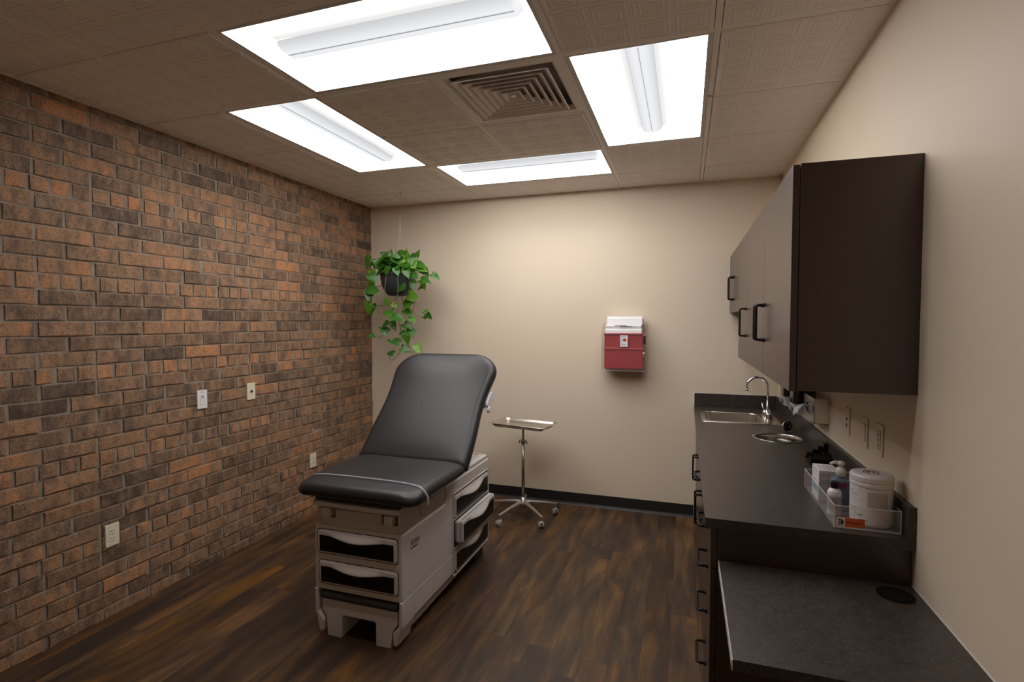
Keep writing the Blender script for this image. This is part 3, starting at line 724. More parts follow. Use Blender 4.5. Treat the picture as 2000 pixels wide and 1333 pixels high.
# ------------------------------------------------------------------ instrument stand
def mayo():
    cx, cy = 1.675, 4.00
    t = thing('instrument_stand', 'stainless instrument tray on a five-leg rolling stand by the back wall', 'stand', (cx, cy, 0))
    Rm = Matrix.Translation((1.672, 4.015, .748)) @ Matrix.Rotation(math.radians(-11), 4, 'Z')
    def ring(w, d, r, z): return [(x, y, z) for x, y in rrect(-w, w, -d, d, r, 5)]
    rs = [ring(.218, .118, .02, .0), ring(.226, .126, .026, .004), ring(.236, .136, .034, .018), ring(.250, .150, .04, .020), ring(.251, .151, .04, .0185), ring(.237, .137, .034, .016), ring(.227, .127, .026, .0015), ring(.218, .118, .02, -.002)]
    m = MB(); n = len(rs[0]); vs = [p for r in rs for p in r]
    fs = [(j * n + i, j * n + (i + 1) % n, (j + 1) * n + (i + 1) % n, (j + 1) * n + i) for j in range(len(rs) - 1) for i in range(n)] + [tuple(range(n)), tuple(range((len(rs) - 1) * n, len(rs) * n))[::-1]]
    m.add(vs, fs); obj('tray', m, M['steel'], parent=t, xf=Rm, smooth=False, bevel=0)
    fr = MB(); lp = [(x, y, -.008) for x, y in rrect(-.216, .216, -.115, .115, .03, 5)]; fr.tube(lp + [lp[0]], .0045, 8)
    for s in (-1, 1): fr.tube([(s * .216, -.02, -.008), (s * .242, -.06, .012), (s * .242, .06, .012), (s * .216, .02, -.008)], .003, 6)
    fr.tube([(-.0, -.115, -.008), (0, .115, -.008)], .006, 8).tube([(-.216, 0, -.008), (.216, 0, -.008)], .005, 8)
    obj('tray_frame', fr, M['chrome'], parent=t, xf=Rm, smooth=True)
    obj('upper_post', MB().tube([(cx, cy, .58), (cx, cy, .742)], .0085, 16), M['post'], parent=t, smooth=True)
    obj('post', MB().tube([(cx, cy, .13), (cx, cy, .618)], .0125, 20), M['post'], parent=t, smooth=True)
    k = MB().lathe([(.0, .600), (.017, .600), (.017, .632), (.013, .636), (0, .636)], (cx, cy, 0), 20)
    k.tube([(cx - .016, cy - .004, .616), (cx - .036, cy - .006, .612)], .004, 8).tube([(cx + .016, cy - .004, .616), (cx + .036, cy - .006, .612)], .004, 8)
    for s in (-1, 1): k.tube([(cx + s * .034, cy - .006, .602), (cx + s * .026, cy - .006, .632)], [.006, .004], 8)
    obj('height_knob', k, M['alu'], parent=t, smooth=True)
    obj('hub', MB().lathe([(0, .10), (.034, .10), (.040, .108), (.036, .126), (.020, .140), (.015, .165), (0, .165)], (cx, cy, 0), 24), M['alu'], parent=t, smooth=True)
    for kk in range(5):
        a = math.radians(-42 + 72 * kk); dx, dy = math.cos(a), math.sin(a); R_ = .272
        leg = MB(); secs = [(.02, .122, .020, .014), (.06, .122, .017, .013), (.16, .110, .014, .010), (R_ - .01, .092, .011, .007), (R_ + .012, .088, .009, .006)]
        vs = []
        for d, z, w, h in secs:
            for sx, sz in ((-1, -1), (1, -1), (1, .3), (.5, 1), (-.5, 1), (-1, .3)): vs.append((cx + dx * d - dy * w * sx, cy + dy * d + dx * w * sx, z + h * sz))
        fs = [(j * 6 + i, j * 6 + (i + 1) % 6, (j + 1) * 6 + (i + 1) % 6, (j + 1) * 6 + i) for j in range(4) for i in range(6)] + [(5, 4, 3, 2, 1, 0), (24, 25, 26, 27, 28, 29)]
        leg.add(vs, fs); lg = obj('leg', leg, M['alu'], parent=t, bevel=.002)
        ex, ey = cx + dx * R_, cy + dy * R_
        cs = MB(); wa = math.radians(20 + 31 * kk); ux, uy = math.cos(wa), math.sin(wa)
        cs.tube([(ex, ey, .045), (ex, ey, .090)], .006, 8)
        for s in (-1, 1):
            prof = [(.0, .003), (.019, .003), (.0235, .006), (.0235, .018), (.020, .022), (0, .022)]
            w = MB().lathe([(r, s * h) for r, h in prof], (0, 0, 0), 20, 'x')
            cs.add([(ex + v[0] * ux - v[1] * uy + .008 * -uy, ey + v[0] * uy + v[1] * ux + .008 * ux, .0238 + v[2]) for v in w.v], w.f)
        cs.lathe([(0, 0), (.016, 0), (.018, .006), (.012, .014), (0, .014)], (ex, ey, .040), 14)
        obj('caster', cs, M['castgrey'], parent=lg, smooth=False, bevel=.001)
mayo()

# ------------------------------------------------------------------ hanging plant
def plant():
    cx, cy = .572, 3.99
    t = thing('hanging_plant', 'trailing green vine plant in a charcoal pot hung from the ceiling', 'plant', (cx, cy, 1.81))
    px_ = .545
    prof = [(0, 1.805), (.070, 1.805), (.092, 1.815), (.118, 1.85), (.138, 1.90), (.148, 1.95), (.150, 1.985), (.153, 1.990), (.153, 2.000), (.146, 2.000), (.143, 1.985), (.130, 1.90), (0, 1.90)]
    obj('pot', MB().lathe(prof, (px_, cy, 0), 48), M['pot'], parent=t, smooth=True)
    obj('soil', MB().lathe([(0, 1.982), (.142, 1.978), (0, 1.970)], (px_, cy, 0), 32), plain('potting_soil', (.03, .018, .01), .9, bump=.8, bscale=90), parent=t)
    w = MB().tube([(cx, cy, H - .002), (cx - .006, cy, 2.30), (px_ + .004, cy, 2.20)], .0011, 6)
    for a in (40, 160, 280):
        w.tube([(px_ + .004, cy, 2.20), (px_ + .148 * math.cos(math.radians(a)), cy + .148 * math.sin(math.radians(a)), 1.998)], .0011, 6)
    for k in range(6): w.lathe([(.004, 0), (.004, .004), (0, .006)], (px_ + .0055, cy, 2.205 + k * .012), 8)
    w.lathe([(0, 0), (.010, 0), (.010, -.004), (.004, -.010), (0, -.010)], (cx, cy, H), 12)
    hk = [(cx, cy, H - .008), (cx + .006, cy, H - .014), (cx + .006, cy, H - .024), (cx, cy, H - .028), (cx - .005, cy, H - .022)]
    w.tube(hk, .0016, 6)
    obj('hanger_wire', w, M['wire'], parent=t, smooth=True)
    def W(cx_, cy_, d=0): return Vector((.0557 + cx_ * .00132, cy + d, 2.7276 - cy_ * .001163))
    # trailing vines
    vines = [
        [(300, 640, -.10), (230, 660, -.16), (212, 740, -.16), (215, 830, -.14), (260, 890, -.12), (280, 950, -.10), (300, 970, -.10)],
        [(350, 640, -.14), (350, 790, -.165), (370, 890, -.10), (395, 980, -.05), (410, 1080, -.04), (415, 1170, -.04), (400, 1215, -.05), (365, 1255, -.05), (335, 1270, -.05), (322, 1240, -.05)],
        [(430, 640, -.14), (440, 780, -.16), (400, 880, -.14), (380, 920, -.12), (365, 990, -.10), (350, 1040, -.10), (280, 1100, -.10), (235, 1088, -.10)],
        [(480, 640, -.06), (490, 720, -.05), (470, 780, -.04), (470, 860, -.03), (490, 910, -.02), (530, 950, 0), (565, 945, .01), (580, 910, .01)],
        [(330, 640, .13), (340, 800, .14), (400, 940, .06), (420, 1050, .02), (425, 1130, .0), (460, 1175, .0), (500, 1160, 0)],
        [(260, 640, .05), (240, 690, .06), (200, 720, .04), (175, 712, .03)],
        [(480, 600, .08), (540, 640, .08), (600, 640, .06), (630, 640, .05)],
        [(300, 790, .14), (260, 850, .10), (190, 862, .06), (165, 862, .04)],
        [(440, 790, .14), (440, 880, .10), (430, 960, .08), (440, 1060, .06), (460, 1110, .05)],
    ]
    sm = MB()
    def sm_pts(pts):
        P = [W(a, b, d) for a, b, d in pts]; out = []
        for i in range(len(P) - 1):
            p0, p1, p2, p3 = P[max(0, i - 1)], P[i], P[i + 1], P[min(len(P) - 1, i + 2)]
            for k in range(4):
                s = k / 4
                out.append(.5 * ((2 * p1) + (p2 - p0) * s + (2 * p0 - 5 * p1 + 4 * p2 - p3) * s * s + (3 * p1 - p0 - 3 * p2 + p3) * s ** 3))
        out.append(P[-1]); return out
    for v in vines: sm.tube(sm_pts(v), .0028, 6)
    lm = MB(); cols = []
    def leaf(base, d, size, nrm, var):
        d = d.normalized(); sd = d.cross(nrm).normalized(); n = sd.cross(d).normalized()
        # heart outline: (along, half width)
        out = [(-.10, .17), (-.14, .30), (-.06, .44), (.10, .50), (.30, .475), (.50, .39), (.70, .25), (.86, .11)]
        vs = [(0, 0, 0)]; mid = [(u, 0) for u, _ in out]
        sp_ = [0.0, .0, .08, .2, .35, .55, .74, .9]
        pts = [base]
        def at(u, w_):
            droop = -.22 * max(0, u) ** 2 * size; fold = .22 * abs(w_) * size
            return base + d * (u * size) + sd * (w_ * size) + n * (droop + fold + .03 * size * math.sin(9 * u + 5 * w_))
        L = [at(u, -w_ * .8) for u, w_ in out]; R_ = [at(u, w_ * .8) for u, w_ in out]; Mi = [at(u, 0) for u in sp_]; tip = at(1.03, 0)
        k = len(out); vs = L + Mi + R_ + [tip]; fs = []
        for i in range(k - 1):
            fs.append((i, i + 1, k + i + 1, k + i)); fs.append((k + i, k + i + 1, 2 * k + i + 1, 2 * k + i))
        fs += [(k - 1, 3 * k, 2 * k - 1), (2 * k - 1, 3 * k, 3 * k - 1)]
        lm.add(vs, fs); cols.extend([var] * len(vs))
    # leaves read off the plant: base x, base y, tip angle, length, depth
    LV = [(250, 540, 215, 70, -.10), (215, 510, 250, 95, -.12), (250, 575, 130, 80, -.06), (290, 540, 290, 95, -.15), (330, 510, 80, 70, -.05), (310, 500, 150, 75, -.02),
          (350, 560, 20, 85, -.12), (400, 520, 320, 90, -.13), (370, 590, 260, 70, -.16), (430, 560, 350, 90, -.10), (450, 520, 95, 75, -.02), (420, 600, 300, 70, -.15),
          (480, 560, 30, 80, -.08), (500, 540, 285, 90, -.06), (520, 560, 335, 85, -.02), (500, 505, 60, 60, .02), (540, 580, 330, 90, -.02), (480, 610, 300, 80, -.12),
          (520, 600, 350, 80, .04), (560, 600, 300, 80, .0), (600, 635, 325, 75, .05), (545, 680, 350, 95, -.02), (500, 690, 280, 75, -.05), (540, 700, 290, 60, .03),
          (510, 640, 330, 80, -.08), (240, 640, 320, 100, -.17), (205, 600, 260, 60, -.05), (240, 610, 300, 70, -.14), (170, 690, 180, 85, .04), (230, 740, 340, 110, -.17),
          (225, 760, 280, 90, -.15), (185, 800, 170, 85, -.03), (160, 850, 265, 95, .03), (225, 850, 260, 95, -.15), (200, 865, 240, 70, -.10), (340, 820, 240, 70, -.10),
          (350, 850, 330, 55, -.06), (490, 735, 200, 85, -.16), (475, 790, 345, 105, -.06), (470, 820, 200, 70, -.05), (440, 870, 20, 95, -.06), (430, 900, 330, 85, -.03),
          (380, 925, 170, 90, -.12), (385, 945, 345, 105, -.13), (340, 990, 215, 70, -.10), (350, 985, 300, 75, -.06), (470, 950, 320, 70, -.02), (425, 1000, 335, 85, -.03),
          (330, 1060, 150, 85, -.09), (445, 1050, 350, 100, -.03), (450, 1075, 280, 85, -.05), (240, 1090, 175, 60, -.10), (395, 1140, 160, 95, -.05), (410, 1180, 345, 90, -.04),
          (500, 1155, 310, 90, .0), (360, 1222, 175, 65, -.05), (580, 905, 200, 50, .01), (575, 925, 310, 60, .01), (560, 960, 60, 45, .01), (395, 1060, 200, 60, .05),
          (300, 470, 200, 60, .04), (360, 500, 330, 85, .02), (420, 540, 200, 70, .04), (280, 580, 10, 70, -.13), (330, 590, 180, 70, -.14), (540, 730, 200, 50, .02), (320, 540, 60, 85, -.12), (390, 490, 20, 75, -.03), (455, 490, 320, 70, .03), (270, 520, 60, 80, .02), (350, 470, 250, 80, .06), (440, 590, 200, 75, -.14), (500, 580, 200, 70, -.12)]
    rnd = random.Random(11)
    for bx, by, an, ln, dep in LV:
        a = math.radians(an); d = Vector((math.cos(a), rnd.uniform(-.45, .15), math.sin(a)))
        nrm = Vector((rnd.uniform(-.3, .5), -1, .55 + rnd.uniform(-.3, .5)))
        b_ = W(bx, by, dep); leaf(b_, d, ln * .00112, nrm, min(1, max(0, rnd.gauss(.45, .2))))
    for k in range(70):      # the crown on the far side and over the soil
        a = rnd.uniform(0, 2 * PI); r = rnd.uniform(.02, .16)
        b_ = Vector((px_ + r * math.cos(a), cy + r * math.sin(a), 2.02 + rnd.uniform(-.01, .10)))
        d = Vector((math.cos(a), math.sin(a), rnd.uniform(-.8, .4))); nrm = Vector((rnd.uniform(-.3, .3), rnd.uniform(-.7, 0), 1))
        leaf(b_, d, rnd.uniform(.07, .11), nrm, min(1, max(0, rnd.gauss(.4, .2))))
        sm.tube([(px_ + r * .3 * math.cos(a), cy + r * .3 * math.sin(a), 1.975), b_], .002, 5)
    obj('vine_stems', sm, M['stem'], parent=t, smooth=True)
    lo = obj('foliage', lm, M['leaf'], parent=t, smooth=True)
    at = lo.data.attributes.new('leafvar', 'FLOAT', 'POINT')
    for i, c in enumerate(cols): at.data[i].value = c
plant()

# ------------------------------------------------------------------ sharps container on the back wall
def sharps():
    X0, X1, Z0, Z1 = 2.262, 2.612, 1.190, 1.488; yf = 4.262
    t = thing('sharps_cabinet', 'red sharps disposal box in a clear wall cabinet', 'sharps container', ((X0 + X1) / 2, YB, Z0))
    b = MB(); b.px([(yf + .006, Z0 + .012), (yf + .006, Z1), (YB - .02, Z1), (YB - .02, Z0 + .012)], X0 + .020, X1 - .022)
    obj('red_bin', b, M['red'], parent=t, bevel=.008, seg=3)
    rd = MB().box(X0 + .016, X1 - .016, yf - .001, yf + .02, 1.358, 1.373).box(X0 + .014, X1 - .014, yf - .004, yf + .03, Z1 - .010, Z1 + .002)
    obj('red_ridge', rd, M['red2'], parent=t, bevel=.003)
    # clear wall cabinet: front, sides sloping back at the top, floor
    c = MB(); side = [(yf - .008, Z0), (yf - .008, Z1 + .004), (YB - .10, 1.566), (YB - .004, 1.584), (YB - .004, Z0)]
    c.px(side, X0, X0 + .003).px(side, X1 - .003, X1)
    obj('clear_front', MB().box(X0, X1, yf - .010, yf - .007, Z0, Z1 + .004), M['acrylicf'], parent=t)
    c.box(X0, X1, yf - .010, YB - .002, Z0 - .003, Z0)
    obj('clear_cabinet', c, M['acrylicw'], parent=t)
    obj('cabinet_rim', MB().box(X0 - .001, X1 + .001, yf - .012, yf - .008, Z0 - .006, Z0 + .002), M['acrylic'], parent=t)
    obj('cabinet_rim', MB().box(X0 - .001, X1 + .001, yf - .012, yf - .006, Z1 + .002, Z1 + .008), M['acrylic'], parent=t)
    obj('back_plate', MB().box(X0 + .01, X1 - .01, YB - .006, YB, Z0, 1.56), M['plastic2'], parent=t)
    w = MB().px([(yf + .012, Z1), (yf + .012, 1.520), (yf + .030, 1.527), (YB - .06, 1.540), (YB - .06, Z1)], X0 + .026, X1 - .034)
    top = obj('white_tray', w, M['paper'], parent=t, bevel=.004)
    w = MB().px([(yf + .030, 1.528), (yf + .022, 1.548), (yf + .028, 1.552), (yf + .060, 1.562), (YB - .05, 1.556), (YB - .06, 1.530)], X0 + .028, X1 - .040)
    obj('counterbalance_lid', w, M['paper'], parent=t, bevel=.004)
    w = MB().px([(YB - .12, 1.552), (YB - .105, 1.612), (YB - .09, 1.622), (YB - .02, 1.628), (YB - .02, 1.548)], X0 + .034, X1 - .032)
    obj('glove_flap', w, M['paper'], parent=t, bevel=.006, seg=3)
    tp_ = MB()
    for a_, b_, z_ in ((2.36, 2.46, 1.552), (2.40, 2.50, 1.546), (2.405, 2.50, 1.541), (2.512, 2.520, 1.549)): tp_.px([(yf + .0195, z_), (yf + .024, z_), (yf + .024, z_ + .003), (yf + .0195, z_ + .003)], a_, b_)
    obj('tray_print', tp_, M['greyink'], parent=t)
    lab = MB().box(2.411, 2.470, yf - .0115, yf - .0105, 1.382, 1.474)
    lb = obj('label_sticker', lab, M['paper'], parent=t)
    d = MB().lathe([(.0145, 0), (.0145, -.0008), (0, -.0008)], (2.447, yf - .0115, 1.437), 20, 'y')
    obj('warning_dot', d, plain('dot_red', (.45, .06, .02), .5), parent=lb)
    tx = MB()
    for z, a, b_ in ((1.464, 2.417, 2.460), (1.451, 2.417, 2.432), (1.441, 2.417, 2.430), (1.430, 2.417, 2.429), (1.419, 2.417, 2.431), (1.409, 2.417, 2.428), (1.399, 2.432, 2.458), (1.394, 2.432, 2.454)):
        tx.box(a, b_, yf - .0122, yf - .0113, z, z + .003)
    tx.lathe([(.005, 0), (.005, -.0007), (0, -.0007)], (2.424, yf - .0115, 1.398), 12, 'y')
    obj('label_print', tx, M['greyink'], parent=lb)
    lk = MB().lathe([(.009, 0), (.009, -.012), (.006, -.014), (0, -.014)], (2.597, yf - .008, 1.330), 16, 'y')
    lk.box(2.594, 2.600, yf - .024, yf - .020, 1.296, 1.322).lathe([(.006, 0), (.006, -.002), (0, -.002)], (2.597, yf - .020, 1.305), 14, 'y')
    obj('lock_and_key', lk, M['brass'], parent=t, bevel=.001)
    obj('latch_slot', MB().box(2.592, 2.611, yf - .012, yf - .0075, 1.405, 1.468), M['dark'], parent=t)
sharps()

# ------------------------------------------------------------------ pulls
def pull(name, parent, xf_, length, vertical, y, z, r=.0055, out=.034):
    """black bar pull; (y,z) is its middle, it stands off towards -X from x=xf_"""
    m = MB(); h = length / 2
    A = (y, z - h) if vertical else (y - h, z); B = (y, z + h) if vertical else (y + h, z)
    rr = .010
    def P(d, s):      # d outwards, s along from A to B
        return (xf_ - d, A[0] + (B[0] - A[0]) * s / length, A[1] + (B[1] - A[1]) * s / length)
    pts = [P(0, 0), P(out - rr, 0)] + [P(out - rr + rr * math.sin(a), rr - rr * math.cos(a)) for a in (PI / 8, PI / 4, 3 * PI / 8, PI / 2)]
    pts += [P(out - rr + rr * math.cos(a), length - rr + rr * math.sin(a)) for a in (0, PI / 8, PI / 4, 3 * PI / 8, PI / 2)] + [P(0, length)]
    m.tube(pts, r, 10)
    for s in (0, length):
        q = P(0, s); m.lathe([(.009, 0), (.009, -.004), (.006, -.008)], q, 12, 'x')
    return obj(name, m, M['blackm'], parent=parent, smooth=True)

# ------------------------------------------------------------------ upper cabinets
def upper_cabinets():
    xd, xb = 3.232, 3.2545                   # door face, box front
    g = 'dark wall cabinets above the counter'
    def cab(label, y0, y1, z0, z1, doors):
        t = thing('wall_cabinet', label, 'cabinet', (XR, (y0 + y1) / 2, z0), g)
        b = MB(); th = .018
        b.box(xb, XR, y0, y0 + th, z0, z1).box(xb, XR, y1 - th, y1, z0, z1).box(xb, XR, y0 + th, y1 - th, z1 - th, z1).box(xb, XR, y0 + th, y1 - th, z0, z0 + th).box(XR - .01, XR, y0 + th, y1 - th, z0 + th, z1 - th)
        obj('body', b, M['cab'], parent=t, bevel=.0012)
        for (a, c, hy, hz, hl) in doors:
            d = obj('door', MB().box(xd, xb - .002, a + .0015, c - .0015, z0 - .002, z1 - .003), M['cab'], parent=t, bevel=.0015)
            if hy: pull('handle', d, xd, hl, True, hy, hz)
    Z0, Z1 = 1.357, 2.092
    cab('tall dark wall cabinet nearest the camera with two doors', YC, 3.175, Z0, Z1, [(YC, 2.522, 2.490, 1.580, .152), (2.522, 3.175, 2.556, 1.580, .152)])
    cab('narrow tall dark wall cabinet with one door, above the sink', 3.175, 3.650, Z0, Z1, [(3.175, 3.650, 3.212, 1.580, .152)])
    cab('short dark wall cabinet in the far corner', 3.650, YB, 1.655, Z1, [(3.650, 4.060, 4.026, 1.822, .158), (4.060, YB - .01, 4.094, 1.822, .158)])
upper_cabinets()

# ------------------------------------------------------------------ base cabinets, worktops
def base_cabinets():
    xf = 3.000; XW = XR - .004; xb = 3.0215; g = 'dark base cabinets under the counter'; top = .872
    def cab(label, y0, y1, fronts, kick=True):
        t = thing('base_cabinet', label, 'cabinet', (3.29, (y0 + y1) / 2, 0), g)
        th = .018; b = MB()
        b.box(xb, XW, y0, y0 + th, .0, .8795).box(xb, XW, y1 - th, y1, .1, .8795).box(xb, XW, y0 + th, y1 - th, .1, .118).box(XW - .012, XW, y0 + th, y1 - th, .118, .8795)
        b.box(xb + .07, xb + .085, y0 + th, y1, 0, .1)
        obj('body', b, M['cab'], parent=t, bevel=.001)
        for kind, a, c, z0, z1, hy, hz in fronts:
            d = obj(kind, MB().box(xf, xb - .001, a + .0015, c - .0015, z0 + .0015, z1 - .0015), M['cab'], parent=t, bevel=.0015)
            if hy: pull('handle', d, xf, .150, kind == 'door', hy, hz)
    cab('dark base cabinet with four drawers, nearest the camera', 1.908, 2.490, [('drawer', 1.908, 2.490, .727, top, 2.195, .795), ('drawer', 1.908, 2.490, .552, .727, 2.195, .640), ('drawer', 1.908, 2.490, .378, .552, 2.200, .460), ('drawer', 1.908, 2.490, .105, .378, 2.215, .242)])
    cab('dark base cabinet with one drawer over two doors', 2.490, 3.180, [('drawer', 2.490, 3.180, .727, top, 2.835, .790), ('door', 2.490, 2.850, .105, .727, 2.818, .620), ('door', 2.850, 3.180, .105, .727, 2.882, .620)])
    cab('dark base cabinet under the sink', 3.180, 4.415, [('false_front', 3.180, 4.090, .727, top, None, None), ('door', 3.180, 3.650, .105, .727, 3.618, .615), ('door', 3.650, 4.090, .105, .727, 3.682, .615), ('filler', 4.090, 4.412, .105, top, None, None)])
base_cabinets()

def loop_fill(outer, holes, z):
    """flat face with holes, triangulated"""
    bm = bmesh.new()
    for lp in [outer] + holes:
        vs = [bm.verts.new((x, y, z)) for x, y in lp]
        for i in range(len(vs)): bm.edges.new((vs[i], vs[(i + 1) % len(vs)]))
    bmesh.ops.triangle_fill(bm, use_beauty=True, use_dissolve=False, edges=bm.edges[:])
    bm.verts.index_update(); m = ([tuple(v.co) for v in bm.verts], [tuple(v.index for v in f.verts) for f in bm.faces]); bm.free(); return m
def slab(outer, holes, z0, z1):
    mb = MB(); mb.add(*loop_fill(outer, holes, z1)); mb.add(*loop_fill(outer, holes, z0))
    for lp in [outer] + holes:
        n = len(lp); mb.add([(x, y, z0) for x, y in lp] + [(x, y, z1) for x, y in lp], [(i, (i + 1) % n, n + (i + 1) % n, n + i) for i in range(n)])
    return mb
def counter():
    t = thing('countertop', 'long dark speckled laminate countertop with backsplash, sink and waste chute cut-outs', 'countertop', (3.28, 3.15, .88))
    hole = [(3.421 + .126 * math.cos(a), 3.325 + .126 * math.sin(a)) for a in [2 * PI * i / 40 for i in range(40)]]
    sink = rrect(3.045, 3.490, 3.745, 4.155, .02, 4)
    outer = [(2.980, 1.884), (XR, 1.884), (XR, YB), (2.980, YB)]
    obj('top', slab(outer, [hole, sink], .880, .912), M['counter'], parent=t, bevel=.0015)
    obj('backsplash', MB().box(XR - .020, XR, 1.884, YB, .912, 1.014).box(2.982, XR - .020, YB - .020, YB, .912, 1.014), M['counter'], parent=t, bevel=.0015)
    obj('caulk_line', MB().box(XR - .0025, XR, 1.884, YB, 1.014, 1.0165).box(2.982, XR, YB - .0025, YB, 1.014, 1.0165).box(2.975, 2.983, YB - .018, YB, .90, 1.0165), M['whiteplate'], parent=t)
    d = thing('desk_top', 'low dark speckled desk surface in the near corner below the counter', 'desk', (3.30, 1.63, .735))
    gh = [(3.515 + .042 * math.cos(a), 1.822 + .042 * math.sin(a)) for a in [2 * PI * i / 32 for i in range(32)]]
    obj('top', slab([(3.027, 1.346), (XR, 1.346), (XR, 1.904), (3.027, 1.904)], [gh], .734, .762), M['counter'], parent=d, bevel=.0015)
    obj('edge_band', MB().box(3.0245, 3.0272, 1.345, 1.904, .735, .7605), M['plastic2'], parent=d)
    obj('caulk_line', MB().box(XR - .0025, XR, 1.346, 1.904, .762, .7645), M['whiteplate'], parent=d)
    gr = MB().lathe([(.042, .745), (.0425, .765), (.048, .766), (.0485, .7625), (.043, .7622)], (3.515, 1.822, 0), 32, close=True).lathe([(0, .7655), (.040, .7655), (.0405, .758), (0, .758)], (3.515, 1.822, 0), 32)
    obj('cable_grommet', gr, M['blackm'], parent=d, smooth=False)
    obj('support_bracket', MB().box(3.10, XR, 1.60, 1.625, .714, .734).box(XR - .03, XR, 1.60, 1.625, .45, .714), M['blackm'], parent=d)
counter()
def sink():
    t = thing('sink', 'stainless drop-in sink in the counter by the back wall', 'sink', (3.27, 3.95, .912))
    def rr(a, c, e, f_, r, z): return [(x, y, z) for x, y in rrect(a, c, e, f_, r, 5)]
    rim_o = rr(3.022, 3.515, 3.722, 4.178, .03, .9125); rim_o2 = rr(3.024, 3.513, 3.724, 4.176, .03, .9165)
    b0 = rr(3.048, 3.405, 3.760, 4.140, .05, .9165); b1 = rr(3.052, 3.401, 3.764, 4.136, .05, .908); b2 = rr(3.058, 3.395, 3.770, 4.130, .05, .80); b3 = rr(3.10, 3.35, 3.81, 4.09, .05, .775)
    rs = [rim_o, rim_o2, b0, b1, b2, b3]; n = len(rs[0]); m = MB(); m.add([p for r in rs for p in r], [(j * n + i, j * n + (i + 1) % n, (j + 1) * n + (i + 1) % n, (j + 1) * n + i) for j in range(5) for i in range(n)] + [tuple(range(5 * n, 6 * n))])
    obj('basin', m, M['steel'], parent=t, bevel=.003)
    obj('drain', MB().lathe([(0, .7765), (.035, .7765), (.040, .779), (.043, .776)], (3.22, 3.95, 0), 24), M['chrome'], parent=t, smooth=True)
    f = thing('faucet', 'chrome gooseneck faucet with two lever handles on the sink', 'faucet', (3.448, 3.925, .9165))
    fx, fy = 3.448, 3.925
    b = MB().lathe([(0, .9168), (.034, .9168), (.034, .921), (.024, .926), (.022, .950), (.024, .956), (.018, .966), (.012, .985), (0, .985)], (fx, fy, 0), 28)
    obj('base', b, M['chrome'], parent=f, smooth=True)
    pts = [(fx, fy, .98), (fx, fy, 1.12)] + [(fx - .066 + .066 * math.cos(a), fy, 1.135 + .066 * math.sin(a)) for a in [PI * i / 14 for i in range(15)]] + [(fx - .132, fy, 1.115)]
    obj('spout', MB().tube(pts, .0085, 16).lathe([(.0105, 1.098), (.0105, 1.118), (.009, 1.120)], (fx - .132, fy, 0), 16), M['chrome'], parent=f, smooth=True)
    for s in (-1, 1):
        c = (fx - .004 + .004 * s, fy - s * .056, 0)
        h = MB().lathe([(0, .9168), (.020, .9168), (.021, .930), (.017, .944), (.020, .952), (.017, .964), (.009, .970), (0, .972)], c, 20)
        h.tube([(c[0], c[1], .958), (c[0] - .012, c[1] - s * .020, .985), (c[0] - .016, c[1] - s * .030, 1.020)], [.005, .004, .0055], 10)
        h.tube([(fx, fy, .940), (c[0], c[1], .940)], .010, 10)
        obj('lever', h, M['chrome'], parent=f, smooth=True)
    w = thing('waste_chute', 'round stainless waste chute set into the counter', 'waste chute', (3.421, 3.325, .912))
    obj('ring', MB().lathe([(.126, .9125), (.135, .913), (.134, .9155), (.122, .9155), (.119, .911), (.119, .84), (.122, .84), (.122, .9115)], (3.421, 3.325, 0), 56, close=True), M['steel'], parent=w, smooth=True)
    obj('tube', MB().lathe([(.119, .84), (.117, .72), (.119, .72)], (3.421, 3.325, 0), 48, close=False), M['steel'], parent=w, smooth=True)
    obj('bottom', MB().lathe([(0, .718), (.118, .718), (0, .712)], (3.421, 3.325, 0), 32), M['dark'], parent=w)
sink()
# strainer lying by the backsplash
def strainer():
    c = Vector((3.505, 3.53, .945)); t = thing('sink_strainer', 'round chrome strainer leaning near the sink with a dark holed face', 'strainer', (c.x, c.y, .912))
    ax = Vector((.45, -.75, .12)).normalized(); R = Matrix.Translation(c) @ ax.to_track_quat('Z', 'Y').to_matrix().to_4x4()
    obj('shell', MB().lathe([(0, -.028), (.016, -.027), (.028, -.018), (.033, -.004), (.036, .002), (.036, .005), (.031, .006), (.029, .0), (0, -.004)], n=32), M['chrome'], parent=t, xf=R, smooth=True)
    m = MB().lathe([(0, -.002), (.030, -.002), (.030, .003), (.026, .0065), (0, .0075)], n=28)
    fc = obj('black_face', m, M['blackm'], parent=t, xf=R)
    dt = MB()
    for k in range(10):
        a = 2 * PI * k / 10; dt.lathe([(.0028, .004), (.0022, .0078), (0, .0082)], (.021 * math.cos(a), .021 * math.sin(a), 0), 8)
    dt.tube([(0, 0, .006), (.004, -.004, .022)], .0022, 8)
    obj('spray_hole', dt, M['steel'], parent=fc, xf=R, smooth=True)
strainer()

